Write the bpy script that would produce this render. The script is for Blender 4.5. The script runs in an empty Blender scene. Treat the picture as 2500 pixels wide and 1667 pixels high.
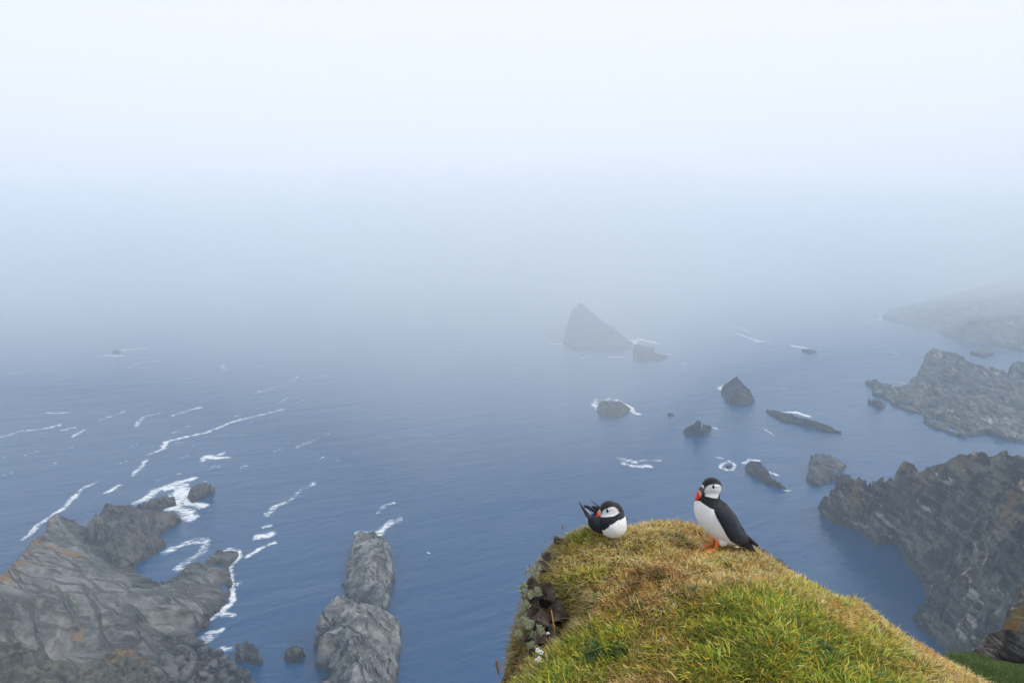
import bpy, bmesh, math, random
import numpy as np
from mathutils import Vector, Matrix

# ------------------------------------------------------------------ camera
S = bpy.context.scene
C = S.collection
H = 100.0                     # eye height above the sea (m)
PITCH = math.radians(8.0)
FPX = 24.0 / 36.0 * 2500.0    # focal length in photo pixels
cam_d = bpy.data.cameras.new('camera')
cam_d.lens = 24.0; cam_d.sensor_width = 36.0
cam_d.clip_start = 0.05; cam_d.clip_end = 30000.0
cam = bpy.data.objects.new('camera', cam_d)
cam.location = (0, 0, H); cam.rotation_euler = (math.pi / 2 - PITCH, 0, 0)
C.objects.link(cam); S.camera = cam

# ------------------------------------------------------------------ sky, sun, exposure
W = bpy.data.worlds.new('World'); S.world = W; W.use_nodes = True
wn = W.node_tree.nodes; wl = W.node_tree.links
bg = wn['Background']
sky = wn.new('ShaderNodeTexSky'); sky.sky_type = 'NISHITA'; sky.sun_disc = False
SUN_EL, SUN_AZ = math.radians(42), math.radians(104)   # from the right, a little behind the camera
sky.sun_elevation = SUN_EL; sky.sun_rotation = SUN_AZ
sky.air_density = 1.0; sky.dust_density = 4.0; sky.ozone_density = 1.0
skys = wn.new('ShaderNodeMixRGB'); skys.blend_type = 'MULTIPLY'; skys.inputs[0].default_value = 1
skys.inputs[2].default_value = (0.10, 0.10, 0.10, 1)
wl.new(sky.outputs[0], skys.inputs[1])
mixw = wn.new('ShaderNodeMixRGB'); mixw.inputs[0].default_value = 0.93   # the overcast veil over the clear sky
mixw.inputs[2].default_value = (0.768, 0.783, 0.838, 1)
wl.new(skys.outputs[0], mixw.inputs[1]); wl.new(mixw.outputs[0], bg.inputs['Color'])
bg.inputs['Strength'].default_value = 1.0

sun_d = bpy.data.lights.new('sun', 'SUN'); sun_d.energy = 1.5; sun_d.angle = math.radians(12); sun_d.color = (1, 0.95, 0.87)
sun = bpy.data.objects.new('sun', sun_d); C.objects.link(sun)
sd = Vector((math.sin(SUN_AZ) * math.cos(SUN_EL), math.cos(SUN_AZ) * math.cos(SUN_EL), math.sin(SUN_EL)))
sun.rotation_euler = sd.to_track_quat('Z', 'Y').to_euler()
sun.location = (0, 0, 200)
S.view_settings.view_transform = 'Standard'; S.view_settings.look = 'None'
S.view_settings.exposure = 0.46; S.view_settings.gamma = 1.0
S.view_settings.use_curve_mapping = False
S.cycles.use_denoising = True
S.cycles.max_bounces = 12; S.cycles.diffuse_bounces = 3; S.cycles.glossy_bounces = 3
S.cycles.volume_bounces = 10; S.cycles.transparent_max_bounces = 8
S.cycles.use_adaptive_sampling = True; S.cycles.adaptive_threshold = 0.025

# ------------------------------------------------------------------ helpers
random.seed(4); rng = np.random.default_rng(11)
cp, sp = math.cos(PITCH), math.sin(PITCH)

def ray(px, py):
    xc = (px - 1250.0) / FPX; yc = -(py - 833.5) / FPX
    return xc, cp + yc * sp, -sp + yc * cp
def at_z(px, py, z=0.0):
    x, y, zz = ray(px, py); t = (z - H) / zz
    return np.array((x * t, y * t, z))
def at_y(px, py, Y):
    x, y, zz = ray(px, py); t = Y / y
    return np.array((x * t, Y, H + zz * t))
_c11, _s11 = math.cos(math.radians(11)), math.sin(math.radians(11))
def at_ref(px, py, Y):
    """a point whose height was surveyed from a first camera guess (11 degrees): keep the height, move it along the new sight line"""
    yc = -(py - 833.5) / FPX; z = H + (-_s11 + yc * _c11) * Y / (_c11 + yc * _s11)
    x, y, zz = ray(px, py)
    if zz > -0.012 or z > 88: return at_y(px, py, Y * 1.45)
    return at_z(px, py, z)
def at_k(px, py, z):
    """near ground: keep the distance of that first survey"""
    yc = -(py - 833.5) / FPX; return at_t(px, py, (z - H) / (-_s11 + yc * _c11))
def at_t(px, py, t):
    x, y, zz = ray(px, py)
    return np.array((x * t, y * t, H + zz * t))

def _hash(ix, iy, iz, seed):
    h = (ix.astype(np.int64) * 374761393 + iy.astype(np.int64) * 668265263 + iz.astype(np.int64) * 2147483647 + seed * 1274126177) & 0xffffffff
    h = ((h ^ (h >> 13)) * 1274126177) & 0xffffffff
    return ((h ^ (h >> 16)) & 0xffff) / 65535.0
def vnoise(x, y, z=None, seed=0):
    x = np.asarray(x, float); y = np.asarray(y, float)
    z = np.zeros_like(x) if z is None else np.asarray(z, float)
    ix, iy, iz = np.floor(x), np.floor(y), np.floor(z)
    fx, fy, fz = x - ix, y - iy, z - iz
    fx, fy, fz = [f * f * (3 - 2 * f) for f in (fx, fy, fz)]
    r = 0
    for a in (0, 1):
        for b in (0, 1):
            for c in (0, 1):
                w = (fx if a else 1 - fx) * (fy if b else 1 - fy) * (fz if c else 1 - fz)
                r = r + w * _hash(ix + a, iy + b, iz + c, seed)
    return r
def fbm(x, y, z=None, seed=0, oct=4, gain=0.5):
    r, a, n, f = 0, 1.0, 0, 1.0
    for i in range(oct):
        r = r + a * vnoise(np.asarray(x) * f, np.asarray(y) * f, None if z is None else np.asarray(z) * f, seed + i * 17)
        n += a; a *= gain; f *= 2.03
    return r / n                                  # 0..1
def smooth(a, b, x):
    t = np.clip((x - a) / (b - a), 0, 1); return t * t * (3 - 2 * t)

def link(o, parent=None):
    C.objects.link(o)
    if parent is not None: o.parent = parent
    return o
def tag(o, label=None, cat=None, group=None, kind=None):
    if label: o['label'] = label
    if cat: o['category'] = cat
    if group: o['group'] = group
    if kind: o['kind'] = kind
    return o
def mesh_np(name, V, F, mat=None, parent=None, smoothed=True, cols=None, colname='Col'):
    """V (n,3); F list/array of polygons (all same length) or list of arrays"""
    V = np.asarray(V, np.float32)
    groups = F if isinstance(F, list) and len(F) and isinstance(F[0], np.ndarray) and F[0].ndim == 2 else [np.asarray(F, np.int32)]
    loops = np.concatenate([g.ravel() for g in groups]).astype(np.int32)
    tot = np.concatenate([np.full(len(g), g.shape[1]) for g in groups]).astype(np.int32)
    st = np.concatenate([[0], np.cumsum(tot)[:-1]]).astype(np.int32)
    me = bpy.data.meshes.new(name)
    me.vertices.add(len(V)); me.vertices.foreach_set('co', V.ravel())
    me.loops.add(len(loops)); me.loops.foreach_set('vertex_index', loops)
    me.polygons.add(len(tot)); me.polygons.foreach_set('loop_start', st)
    try: me.polygons.foreach_set('loop_total', tot)
    except Exception: pass
    me.polygons.foreach_set('use_smooth', np.full(len(tot), smoothed))
    me.update(calc_edges=True); me.validate()
    if cols is not None:
        cols = np.asarray(cols, np.float32)
        if cols.ndim == 1:
            at = me.attributes.new(colname, 'FLOAT', 'POINT'); at.data.foreach_set('value', cols)
        else:
            at = me.attributes.new(colname, 'FLOAT_COLOR', 'POINT')
            c4 = np.ones((len(V), 4), np.float32); c4[:, :3] = cols; at.data.foreach_set('color', c4.ravel())
    if mat: me.materials.append(mat)
    return link(bpy.data.objects.new(name, me), parent)
def empty(name, loc=(0, 0, 0), rot=(0, 0, 0), scale=1.0):
    o = bpy.data.objects.new(name, None); o.location = loc; o.rotation_euler = rot; o.scale = (scale,) * 3
    o.empty_display_size = 0.05
    return link(o)
def tube_np(pts, rad, n=8):
    """closed tube along a polyline; rad scalar, list of r, or list of (a,b)"""
    pts = np.asarray(pts, float); m = len(pts)
    tang = np.gradient(pts, axis=0); tang /= np.linalg.norm(tang, axis=1)[:, None] + 1e-12
    up = np.array((0, 0, 1.0))
    if abs(tang[0] @ up) > 0.9: up = np.array((0, 1.0, 0))
    V, F = [], []
    for i in range(m):
        s = np.cross(tang[i], up); s /= np.linalg.norm(s) + 1e-12; u = np.cross(s, tang[i])
        r = rad[i] if hasattr(rad, '__len__') else rad
        ra, rb = (r if hasattr(r, '__len__') else (r, r))
        for k in range(n):
            a = 2 * math.pi * k / n; V.append(pts[i] + s * math.cos(a) * ra + u * math.sin(a) * rb)
    for i in range(m - 1):
        for k in range(n):
            F.append((i * n + k, i * n + (k + 1) % n, (i + 1) * n + (k + 1) % n, (i + 1) * n + k))
    V.append(pts[0]); V.append(pts[-1]); a, b = len(V) - 2, len(V) - 1
    T = []
    for k in range(n):
        T.append((a, (k + 1) % n, k)); T.append((b, (m - 1) * n + k, (m - 1) * n + (k + 1) % n))
    return np.array(V), [np.array(F, np.int32), np.array(T, np.int32)]
def join_np(parts):
    Vs, Q, T, off = [], [], [], 0
    for V, F in parts:
        Vs.append(V)
        for g in F:
            (Q if g.shape[1] == 4 else T).append(g + off)
        off += len(V)
    out = []
    if Q: out.append(np.concatenate(Q))
    if T: out.append(np.concatenate(T))
    return np.concatenate(Vs), out
def sphere_np(c, r, n=16, m=10, R=None):
    V, Q = [], []
    for i in range(m + 1):
        th = math.pi * i / m
        for k in range(n):
            a = 2 * math.pi * k / n
            V.append((math.sin(th) * math.cos(a), math.sin(th) * math.sin(a), math.cos(th)))
    V = np.array(V) * np.array(r)
    if R is not None: V = V @ np.array(R).T
    V = V + np.array(c)
    for i in range(m):
        for k in range(n):
            Q.append((i * n + k, (i + 1) * n + k, (i + 1) * n + (k + 1) % n, i * n + (k + 1) % n))
    return V, [np.array(Q, np.int32)]

# ------------------------------------------------------------------ materials
def new_mat(name):
    m = bpy.data.materials.new(name); m.use_nodes = True
    nt = m.node_tree; return m, nt, nt.nodes['Principled BSDF']
def N(nt, typ, **kw):
    n = nt.nodes.new(typ)
    for k, v in kw.items(): setattr(n, k, v)
    return n
def setin(n, **kw):
    for k, v in kw.items(): n.inputs[k.replace('_', ' ')].default_value = v
    return n
def ramp(nt, src, stops):
    r = N(nt, 'ShaderNodeValToRGB'); e = r.color_ramp.elements
    while len(e) < len(stops): e.new(0.5)
    for el, (p, c) in zip(e, stops):
        el.position = p; el.color = (c, c, c, 1) if not hasattr(c, '__len__') else (*c, 1)
    nt.links.new(src, r.inputs[0]); return r.outputs[0]
def mixc(nt, fac, a, b, mode='MIX'):
    m = N(nt, 'ShaderNodeMixRGB', blend_type=mode)
    for i, v in ((0, fac), (1, a), (2, b)):
        if hasattr(v, 'links') or hasattr(v, 'is_linked'): nt.links.new(v, m.inputs[i])
        else: m.inputs[i].default_value = (*v, 1) if hasattr(v, '__len__') else v
    return m.outputs[0]
def math_(nt, op, a, b=0.0, clamp=False):
    m = N(nt, 'ShaderNodeMath', operation=op, use_clamp=clamp)
    for i, v in ((0, a), (1, b)):
        if hasattr(v, 'is_linked'): nt.links.new(v, m.inputs[i])
        else: m.inputs[i].default_value = v
    return m.outputs[0]
def noise(nt, vec, scale, detail=5, rough=0.6, dist=0.0):
    n = N(nt, 'ShaderNodeTexNoise'); setin(n, Scale=scale, Detail=detail, Roughness=rough, Distortion=dist)
    if vec is not None: nt.links.new(vec, n.inputs['Vector'])
    return n.outputs['Fac']
def plain(name, col, rough=0.6, spec=0.3, bump=0, bscale=300):
    m, nt, b = new_mat(name)
    b.inputs['Roughness'].default_value = rough; b.inputs['Specular IOR Level'].default_value = spec
    g = N(nt, 'ShaderNodeNewGeometry'); tc = N(nt, 'ShaderNodeTexCoord')
    f = noise(nt, tc.outputs['Object'], bscale, 4)
    c = mixc(nt, f, tuple(x * 0.8 for x in col), tuple(min(1, x * 1.2) for x in col)); nt.links.new(c, b.inputs['Base Color'])
    if bump:
        bp = N(nt, 'ShaderNodeBump'); setin(bp, Strength=bump, Distance=0.002); nt.links.new(f, bp.inputs['Height']); nt.links.new(bp.outputs[0], b.inputs['Normal'])
    return m

def rock_mat(name, c_dark, c_mid, c_light, dip=(0.5, 0.3, 0.3), strata=0.45, lichen=0.3, quartz=0.0, wet=2.2, green=0.0, size=1.0, joints=0.0, bump=2.6):
    """Bedded schist: colour bands along a dipping bedding plane, lichen, quartz veins, a wet dark band above the tide line."""
    m, nt, b = new_mat(name); L = nt.links
    geo = N(nt, 'ShaderNodeNewGeometry'); pos = geo.outputs['Position']
    mp = N(nt, 'ShaderNodeMapping', vector_type='TEXTURE'); mp.inputs['Rotation'].default_value = dip
    mp.inputs['Scale'].default_value = (size / 0.14, size / 0.2, size); L.new(pos, mp.inputs['Vector'])
    n1 = noise(nt, mp.outputs[0], strata, 7, 0.68, 0.6)
    n2 = noise(nt, pos, 0.06 / size, 4, 0.6)
    n3 = noise(nt, pos, 0.55 / size, 7, 0.72)
    f = math_(nt, 'ADD', math_(nt, 'MULTIPLY', n1, 0.55), math_(nt, 'ADD', math_(nt, 'MULTIPLY', n2, 0.25), math_(nt, 'MULTIPLY', n3, 0.2)))
    col = ramp(nt, f, [(0.415, c_dark), (0.5, c_mid), (0.585, c_light)])
    nrm = N(nt, 'ShaderNodeSeparateXYZ'); L.new(geo.outputs['Normal'], nrm.inputs[0])
    sep = N(nt, 'ShaderNodeSeparateXYZ'); L.new(pos, sep.inputs[0])
    at = N(nt, 'ShaderNodeAttribute', attribute_name='lichen')
    # orange and olive lichen / turf in patches
    if lichen:
        ln = noise(nt, pos, 0.35 / size, 7, 0.75)
        lf = ramp(nt, math_(nt, 'ADD', ln, math_(nt, 'MULTIPLY', at.outputs['Fac'], 0.42)), [(0.74 - 0.12 * lichen, 0.0), (0.86 - 0.12 * lichen, 1.0)])
        lc = mixc(nt, noise(nt, pos, 0.9 / size, 3), (0.26, 0.125, 0.028), (0.17, 0.13, 0.055))
        col = mixc(nt, math_(nt, 'MULTIPLY', lf, 0.8), col, lc)
    if green:
        gn = noise(nt, pos, 0.13 / size, 6, 0.7)
        up = ramp(nt, nrm.outputs[2], [(0.35, 0.0), (0.8, 1.0)])
        gf = math_(nt, 'MULTIPLY', ramp(nt, gn, [(0.6 - 0.2 * green, 0.0), (0.72 - 0.2 * green, 1.0)]), up)
        col = mixc(nt, math_(nt, 'MULTIPLY', gf, 0.75), col, (0.062, 0.082, 0.03))
    if quartz:
        mq = N(nt, 'ShaderNodeMapping', vector_type='TEXTURE'); mq.inputs['Rotation'].default_value = dip
        mq.inputs['Scale'].default_value = (size / 0.22, size / 0.3, size / 0.9); L.new(pos, mq.inputs['Vector'])
        qn = noise(nt, mq.outputs[0], 0.33, 6, 0.7, 0.4)
        big = noise(nt, pos, 0.035 / size, 2)
        qf = ramp(nt, math_(nt, 'ADD', qn, math_(nt, 'MULTIPLY', big, 0.35)), [(0.83 - 0.08 * quartz, 0.0), (0.885 - 0.08 * quartz, 1.0)])
        col = mixc(nt, math_(nt, 'MULTIPLY', qf, 0.85), col, (0.42, 0.385, 0.34))
    hgt = f
    if joints:
        jf = None
        for rz, sc_, th in ((-0.7, 0.085, .70), (0.2, 0.06, .74)):
            mj = N(nt, 'ShaderNodeMapping', vector_type='TEXTURE'); mj.inputs['Rotation'].default_value = (0.0, 0.0, rz); mj.inputs['Scale'].default_value = (9.0, 1.0, 2.5); L.new(pos, mj.inputs['Vector'])
            nn = noise(nt, mj.outputs[0], sc_ * 2.2, 4, .5, .15)
            ln_ = ramp(nt, math_(nt, 'ABSOLUTE', math_(nt, 'SUBTRACT', nn, 0.5)), [(0.0, 1.0), (0.018, 0.7), (0.042, 0.0)])
            ln_ = math_(nt, 'MULTIPLY', ln_, ramp(nt, noise(nt, pos, .08, 3), [(.36, 0.0), (.46, 1.0)]))
            jf = ln_ if jf is None else math_(nt, 'MAXIMUM', jf, ln_)
        col = mixc(nt, math_(nt, 'MULTIPLY', jf, joints), col, (0.05, 0.053, 0.042))
        hgt = math_(nt, 'SUBTRACT', hgt, math_(nt, 'MULTIPLY', jf, 0.5))
    # wet band with weed just above the water
    wetf = ramp(nt, math_(nt, 'ADD', math_(nt, 'DIVIDE', sep.outputs[2], wet), math_(nt, 'MULTIPLY', n3, -0.8)), [(0.0, 1.0), (0.55, 0.0)])
    col = mixc(nt, math_(nt, 'MULTIPLY', wetf, 0.8), col, (0.028, 0.026, 0.024))
    L.new(col, b.inputs['Base Color'])
    rr = math_(nt, 'SUBTRACT', 0.9, math_(nt, 'MULTIPLY', wetf, 0.45)); L.new(rr, b.inputs['Roughness'])
    b.inputs['Specular IOR Level'].default_value = 0.3
    bp = N(nt, 'ShaderNodeBump'); setin(bp, Strength=0.9, Distance=bump * size); L.new(hgt, bp.inputs['Height']); L.new(bp.outputs[0], b.inputs['Normal'])
    return m

M_slab = rock_mat('grey_slab_rock', (0.07, 0.07, 0.068), (0.14, 0.14, 0.137), (0.225, 0.22, 0.205), dip=(0.25, -0.35, 0.5), strata=0.5, lichen=0.4, joints=0.9, green=0.1, bump=1.6)
M_cliff = rock_mat('dark_schist_cliff', (0.010, 0.010, 0.009), (0.048, 0.044, 0.035), (0.175, 0.155, 0.12), dip=(0.12, 0.5, 0.0), strata=0.42, lichen=0.3, quartz=0.62, green=0.5)
M_cliff2 = rock_mat('grey_schist_headland', (0.05, 0.053, 0.055), (0.10, 0.104, 0.105), (0.18, 0.178, 0.172), dip=(0.4, 0.5, 0.1), strata=0.35, lichen=0.25, quartz=0.6, green=0.3)
M_skerry = rock_mat('wet_dark_skerry', (0.02, 0.02, 0.021), (0.048, 0.046, 0.046), (0.10, 0.095, 0.09), dip=(0.3, 0.5, 0.4), strata=0.6, lichen=0.1, wet=3.0)
M_stack = rock_mat('sea_stack_rock', (0.04, 0.042, 0.045), (0.08, 0.082, 0.085), (0.15, 0.15, 0.15), dip=(0.3, 0.6, 0.4), strata=0.4, lichen=0.1, green=0.2)
M_islet = rock_mat('pale_islet_rock', (0.115, 0.12, 0.12), (0.22, 0.223, 0.218), (0.34, 0.335, 0.315), dip=(0.3, -0.5, 0.9), strata=0.55, lichen=0.15, joints=0.75, bump=1.8)
M_lichrock = rock_mat('orange_lichen_rock', (0.04, 0.042, 0.035), (0.085, 0.085, 0.07), (0.15, 0.145, 0.12), dip=(0.9, 0.3, 0.3), strata=0.8, lichen=0.8, green=0.5)

# ------------------------------------------------------------------ the sea
FOAM = [  # (width px, strength, [(px,py)...])   crest lines, swash and wash read off the photograph, laid on the water
 (5, .75, [(75,806),(116,792),(140,790)]), (5, .8, [(307,773),(351,771),(382,769)]), (5, .7, [(386,760),(421,748),(488,734)]), (7, .6, [(509,734),(544,719),(596,717)]),
 (7, .8, [(256,867),(298,869)]), (9, .95, [(298,856),(330,851),(351,850)]), (7, .85, [(323,1159),(347,1141),(358,1123)]),
 (7, .9, [(366,1108),(400,1094),(407,1078),(449,1067)]), (7, .85, [(449,1067),(498,1057),(561,1032),(600,1022),(642,1011)]), (9, .55, [(642,1011),(690,1000)]),
 (9, .75, [(10,1067),(46,1053),(88,1050),(140,1039)]), (6, .75, [(151,1050),(182,1043)]), (6, .7, [(175,1067),(207,1048)]), (6, .65, [(333,1041),(347,1018),(389,1009)]),
 (10, .55, [(431,1011),(484,994)]), (10, .85, [(491,1125),(505,1113),(530,1118),(561,1116)]), (8, 1.0, [(515,1118),(544,1107)]), (5, .6, [(0,920),(53,908)]), (4, .7, [(365,883),(386,880)]),
 (5, .65, [(116,1008),(165,1008)]), (7, .55, [(250,1022),(300,1005)]), (5, .5, [(100,908),(130,900)]), (7, .45, [(545,890),(550,905)]), (6,.6,[(578,1062),(598,1060)]),
 (8, .8, [(58,1313),(90,1285),(123,1263),(145,1245),(174,1219)]), (7, .75, [(180,1215),(202,1190),(246,1174)]), (8, .8, [(260,1201),(289,1187)]), (9, .7, [(70,1330),(85,1322)]),
 (16, .85, [(345,1222),(380,1198),(434,1178),(470,1168)]), (26, .92, [(425,1215),(440,1200),(455,1225)]), (25, .9, [(430,1222),(430,1240),(455,1255),(470,1265)]), (12, 1.0, [(452,1230),(499,1234)]), (14, .9, [(400,1195),(455,1185)]),
 (12, .95, [(440,1262),(481,1259)]),
 (15, .6, [(405,1349),(452,1328),(502,1320)]), (17, .62, [(502,1322),(481,1360),(441,1388)]),
 (7, .95, [(528,1349),(555,1340),(580,1342),(584,1358),(562,1384),(566,1414)]), (9, .95, [(566,1414),(574,1440),(567,1467),(545,1492)]), (10, 1.0, [(545,1492),(520,1506)]), (8, .85, [(545,1500),(573,1500)]),
 (7, .7, [(578,1430),(590,1420)]), (9, .85, [(600,1360),(633,1341),(672,1324)]), (12, .85, [(618,1312),(662,1304)]), (8, .85, [(640,1285),(655,1283)]), (11, .65, [(651,1259),(662,1237),(698,1223)]), (14, .45, [(698,1223),(760,1180)]),
 (12, .8, [(484,1570),(520,1552),(546,1532)]), (8, .85, [(513,1592),(539,1581),(564,1581)]), (8, .85, [(542,1608),(513,1612)]), (16, .6, [(490,1560),(520,1540)]), 
 (14, .8, [(920,1318),(928,1290),(947,1273)]), (12, .65, [(928,1285),(971,1268)]), (8, .5, [(920,1251),(938,1236),(962,1227)]), (12,.7,[(875,1300),(905,1302)]),
 (8, 1.0, [(1350,839),(1380,838)]), (10, 1.1, [(1537,836),(1562,828),(1606,838)]), (8, .9, [(1530,850),(1550,836)]), (5, .9, [(1488,871),(1522,871)]), (4, .7, [(1420,874),(1440,870)]), (4, .8, [(1661,888),(1675,888)]), (5,.9,[(1610,866),(1638,864)]), (5,.8,[(1390,855),(1410,860)]),
 (4, .6, [(1656,795),(1705,797)]), (4, .8, [(1759,792),(1790,794),(1813,802),(1828,810)]), (6, 1.05, [(1804,815),(1833,827),(1860,834)]), (8, .95, [(1840,834),(1878,834)]), (4, .5, [(1720,806),(1790,808)]),
 (9, 1.0, [(1937,845),(1971,850)]), (4, .85, [(1902,737),(1951,732),(1990,737),(2025,741)]), (6, .75, [(1813,733),(1848,736)]), (4, .9, [(2045,706),(2080,691),(2127,705)]), (7, .7, [(1779,669),(1823,674)]),
 (4, .6, [(1740,655),(1780,660)]), (5,.6,[(1755,640),(1800,642)]), (3,.6,[(1920,682),(1960,680)]), (3,.6,[(2000,678),(2030,675)]),
 (5, .9, [(2119,782),(2149,780),(2159,763)]), (4, .9, [(2169,859),(2198,864)]), (4,.6,[(1990,730),(2030,728)]), (4,.5,[(2400,750),(2460,758)]), (9, .9, [(1452,975),(1460,1000)]), (9, .95, [(1508,978),(1537,996),(1556,1010)]), (9,.7,[(1470,978),(1490,974)]),
 (7, .9, [(1757,952),(1764,943)]), (7, 1.0, [(1917,1006),(1945,1006),(1975,1016)]), (5,.8,[(1740,1042),(1752,1046)]), (5,.9,[(1693,1040),(1700,1036)]),
 (6, .95, [(1759,1142),(1766,1132),(1780,1126),(1796,1133),(1790,1148),(1770,1146)]), (7,.6,[(1760,1118),(1740,1115)]), (11, .85, [(1525,1130),(1545,1136),(1590,1139)]), (10, .6, [(1513,1121),(1560,1126),(1606,1123)]),
 (6, .95, [(1817,1130),(1830,1122),(1852,1124)]), (6, 1.0, [(1880,1153),(1898,1160)]), (6, .95, [(1915,1196),(1928,1196)]), (4,.7,[(2115,930),(2130,936)]), (6,.7,[(2190,932),(2212,936)]),
 (6,.5,[(1870,1050),(1890,1062)]), (5, .5, [(60, 1110),(90,1100)]), (6,.5,[(150,1098),(180,1092)]), (12,.35,[(730,1090),(800,1060)]), (10,.35,[(620,960),(720,930)]), (9,.35,[(560,905),(650,890)]), (5,.4,[(640,870),(660,878)]),
]
_r = random.Random(5)
for _i in range(70):      # small broken crests scattered over the open water
    _x, _y = _r.uniform(0, 820), _r.uniform(840, 1250)
    if _y > 1180 and _x < 560: continue
    _l = _r.uniform(8, 34); FOAM.append((_r.uniform(2.5, 5), _r.uniform(.32, .6), [(_x, _y), (_x + _l * .5, _y - _l * _r.uniform(.1, .25)), (_x + _l, _y - _l * _r.uniform(.2, .5))]))
for _i in range(30):
    _x, _y = _r.uniform(1400, 2250), _r.uniform(630, 1000); _l = _r.uniform(6, 30)
    FOAM.append((_r.uniform(2, 4), _r.uniform(.3, .6), [(_x, _y), (_x + _l, _y + _l * _r.uniform(0, .15))]))
def build_sea():
    fine = np.arange(-42, 42.001, 0.14); coarse = np.concatenate([np.arange(45, 315, 6.0)])
    ang = np.radians(np.concatenate([fine, coarse])); na = len(ang)
    r = np.concatenate([np.array([0.5, 30, 60, 90]), np.exp(np.arange(math.log(105), math.log(1500), 0.0055)), np.exp(np.linspace(math.log(1510), math.log(9000), 16))])
    A, Rr = np.meshgrid(ang, r)
    X = (Rr * np.sin(A)).ravel(); Y = (Rr * np.cos(A)).ravel()
    V = np.stack([X, Y, np.zeros_like(X)], 1)
    nr = len(r); i = np.arange(nr - 1)[:, None] * na; k = np.arange(na)[None, :]; k2 = (k + 1) % na
    F = np.stack([(i + k).ravel(), (i + na + k).ravel(), (i + na + k2).ravel(), (i + k2).ravel()], 1)[:, ::-1]
    foam = np.zeros(len(V))
    jit = fbm(X / 9, Y / 9, None, 3, 3) - 0.5; jit2 = fbm(X / 9 + 40, Y / 9 + 7, None, 9, 3) - 0.5
    for wpx, st, pts in FOAM:
        P = np.array([at_z(*p)[:2] for p in pts])
        scale = np.mean([np.linalg.norm(at_z(p[0] + 1, p[1]) - at_z(*p)) for p in pts])
        w = wpx * scale * 0.95
        lo, hi = P.min(0) - 3 * w - 6, P.max(0) + 3 * w + 6
        sel = np.where((X > lo[0]) & (X < hi[0]) & (Y > lo[1]) & (Y < hi[1]))[0]
        if not len(sel): continue
        q = np.stack([X[sel] + jit[sel] * 2.2 * w, Y[sel] + jit2[sel] * 3.2 * w], 1)
        d = np.full(len(sel), 1e9)
        for a, b in zip(P[:-1], P[1:]):
            ab = b - a; t = np.clip(((q - a) @ ab) / (ab @ ab), 0, 1)
            e = q - (a + t[:, None] * ab); 
            d = np.minimum(d, np.hypot(e[:, 0], e[:, 1] / 1.7))      # a streak is as broad along the view as it is across
        foam[sel] = np.maximum(foam[sel], st * (1 - smooth(0.25, 1.35, d / w)))
    foam *= np.clip(0.62 + 0.9 * fbm(X / 14, Y / 18, None, 23, 3), 0, 1.15)
    m, nt, b = new_mat('sea_water'); L = nt.links
    geo = N(nt, 'ShaderNodeNewGeometry'); pos = geo.outputs['Position']
    def mapped(scale, rot):
        mp = N(nt, 'ShaderNodeMapping', vector_type='TEXTURE'); mp.inputs['Scale'].default_value = [1 / q for q in scale]; mp.inputs['Rotation'].default_value = (0, 0, rot); L.new(pos, mp.inputs[0]); return mp.outputs[0]
    swell = noise(nt, mapped((0.022, 0.062, 1), 0.5), 1.0, 3, 0.55, 0.3)
    chop = noise(nt, mapped((0.15, 0.30, 1), 0.42), 1.0, 5, 0.62, 0.4)
    rip = noise(nt, mapped((0.75, 1.1, 1), -0.2), 1.0, 4, 0.6)
    h = math_(nt, 'ADD', math_(nt, 'MULTIPLY', swell, 1.3), math_(nt, 'ADD', math_(nt, 'MULTIPLY', chop, 0.42), math_(nt, 'MULTIPLY', rip, 0.07)))
    bp = N(nt, 'ShaderNodeBump'); setin(bp, Strength=1.0, Distance=1.0); L.new(h, bp.inputs['Height']); L.new(bp.outputs[0], b.inputs['Normal'])
    at = N(nt, 'ShaderNodeAttribute', attribute_name='foam')
    fn = noise(nt, mapped((0.22, 0.3, 1), 0.35), 1.0, 9, 0.74, 1.6)
    fm = math_(nt, 'SUBTRACT', at.outputs['Fac'], math_(nt, 'ADD', math_(nt, 'MULTIPLY', fn, 4.6), -1.85))
    fm = math_(nt, 'SUBTRACT', fm, math_(nt, 'MULTIPLY', ramp(nt, at.outputs['Fac'], [(0.03, 1.0), (0.28, 0.0)]), 1.2))
    ff = ramp(nt, fm, [(0.0, 0.0), (0.18, 0.34), (0.65, 0.95)])
    haze = ramp(nt, math_(nt, 'MULTIPLY', at.outputs['Fac'], fn), [(0.08, 0.0), (0.5, 0.34)])     # aerated water round the foam
    deep = mixc(nt, noise(nt, pos, 0.012, 3), (0.002, 0.045, 0.128), (0.004, 0.058, 0.152))
    col = mixc(nt, haze, deep, (0.30, 0.42, 0.5)); col = mixc(nt, ff, col, (0.82, 0.84, 0.85))
    L.new(col, b.inputs['Base Color'])
    L.new(math_(nt, 'ADD', math_(nt, 'MULTIPLY', ff, 0.6), 0.13), b.inputs['Roughness']); b.inputs['IOR'].default_value = 1.33
    o = mesh_np('sea', V, F, m, cols=foam, colname='foam')
    return tag(o, 'blue sea with thin lines of white foam', None, kind='structure')
build_sea()

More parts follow.
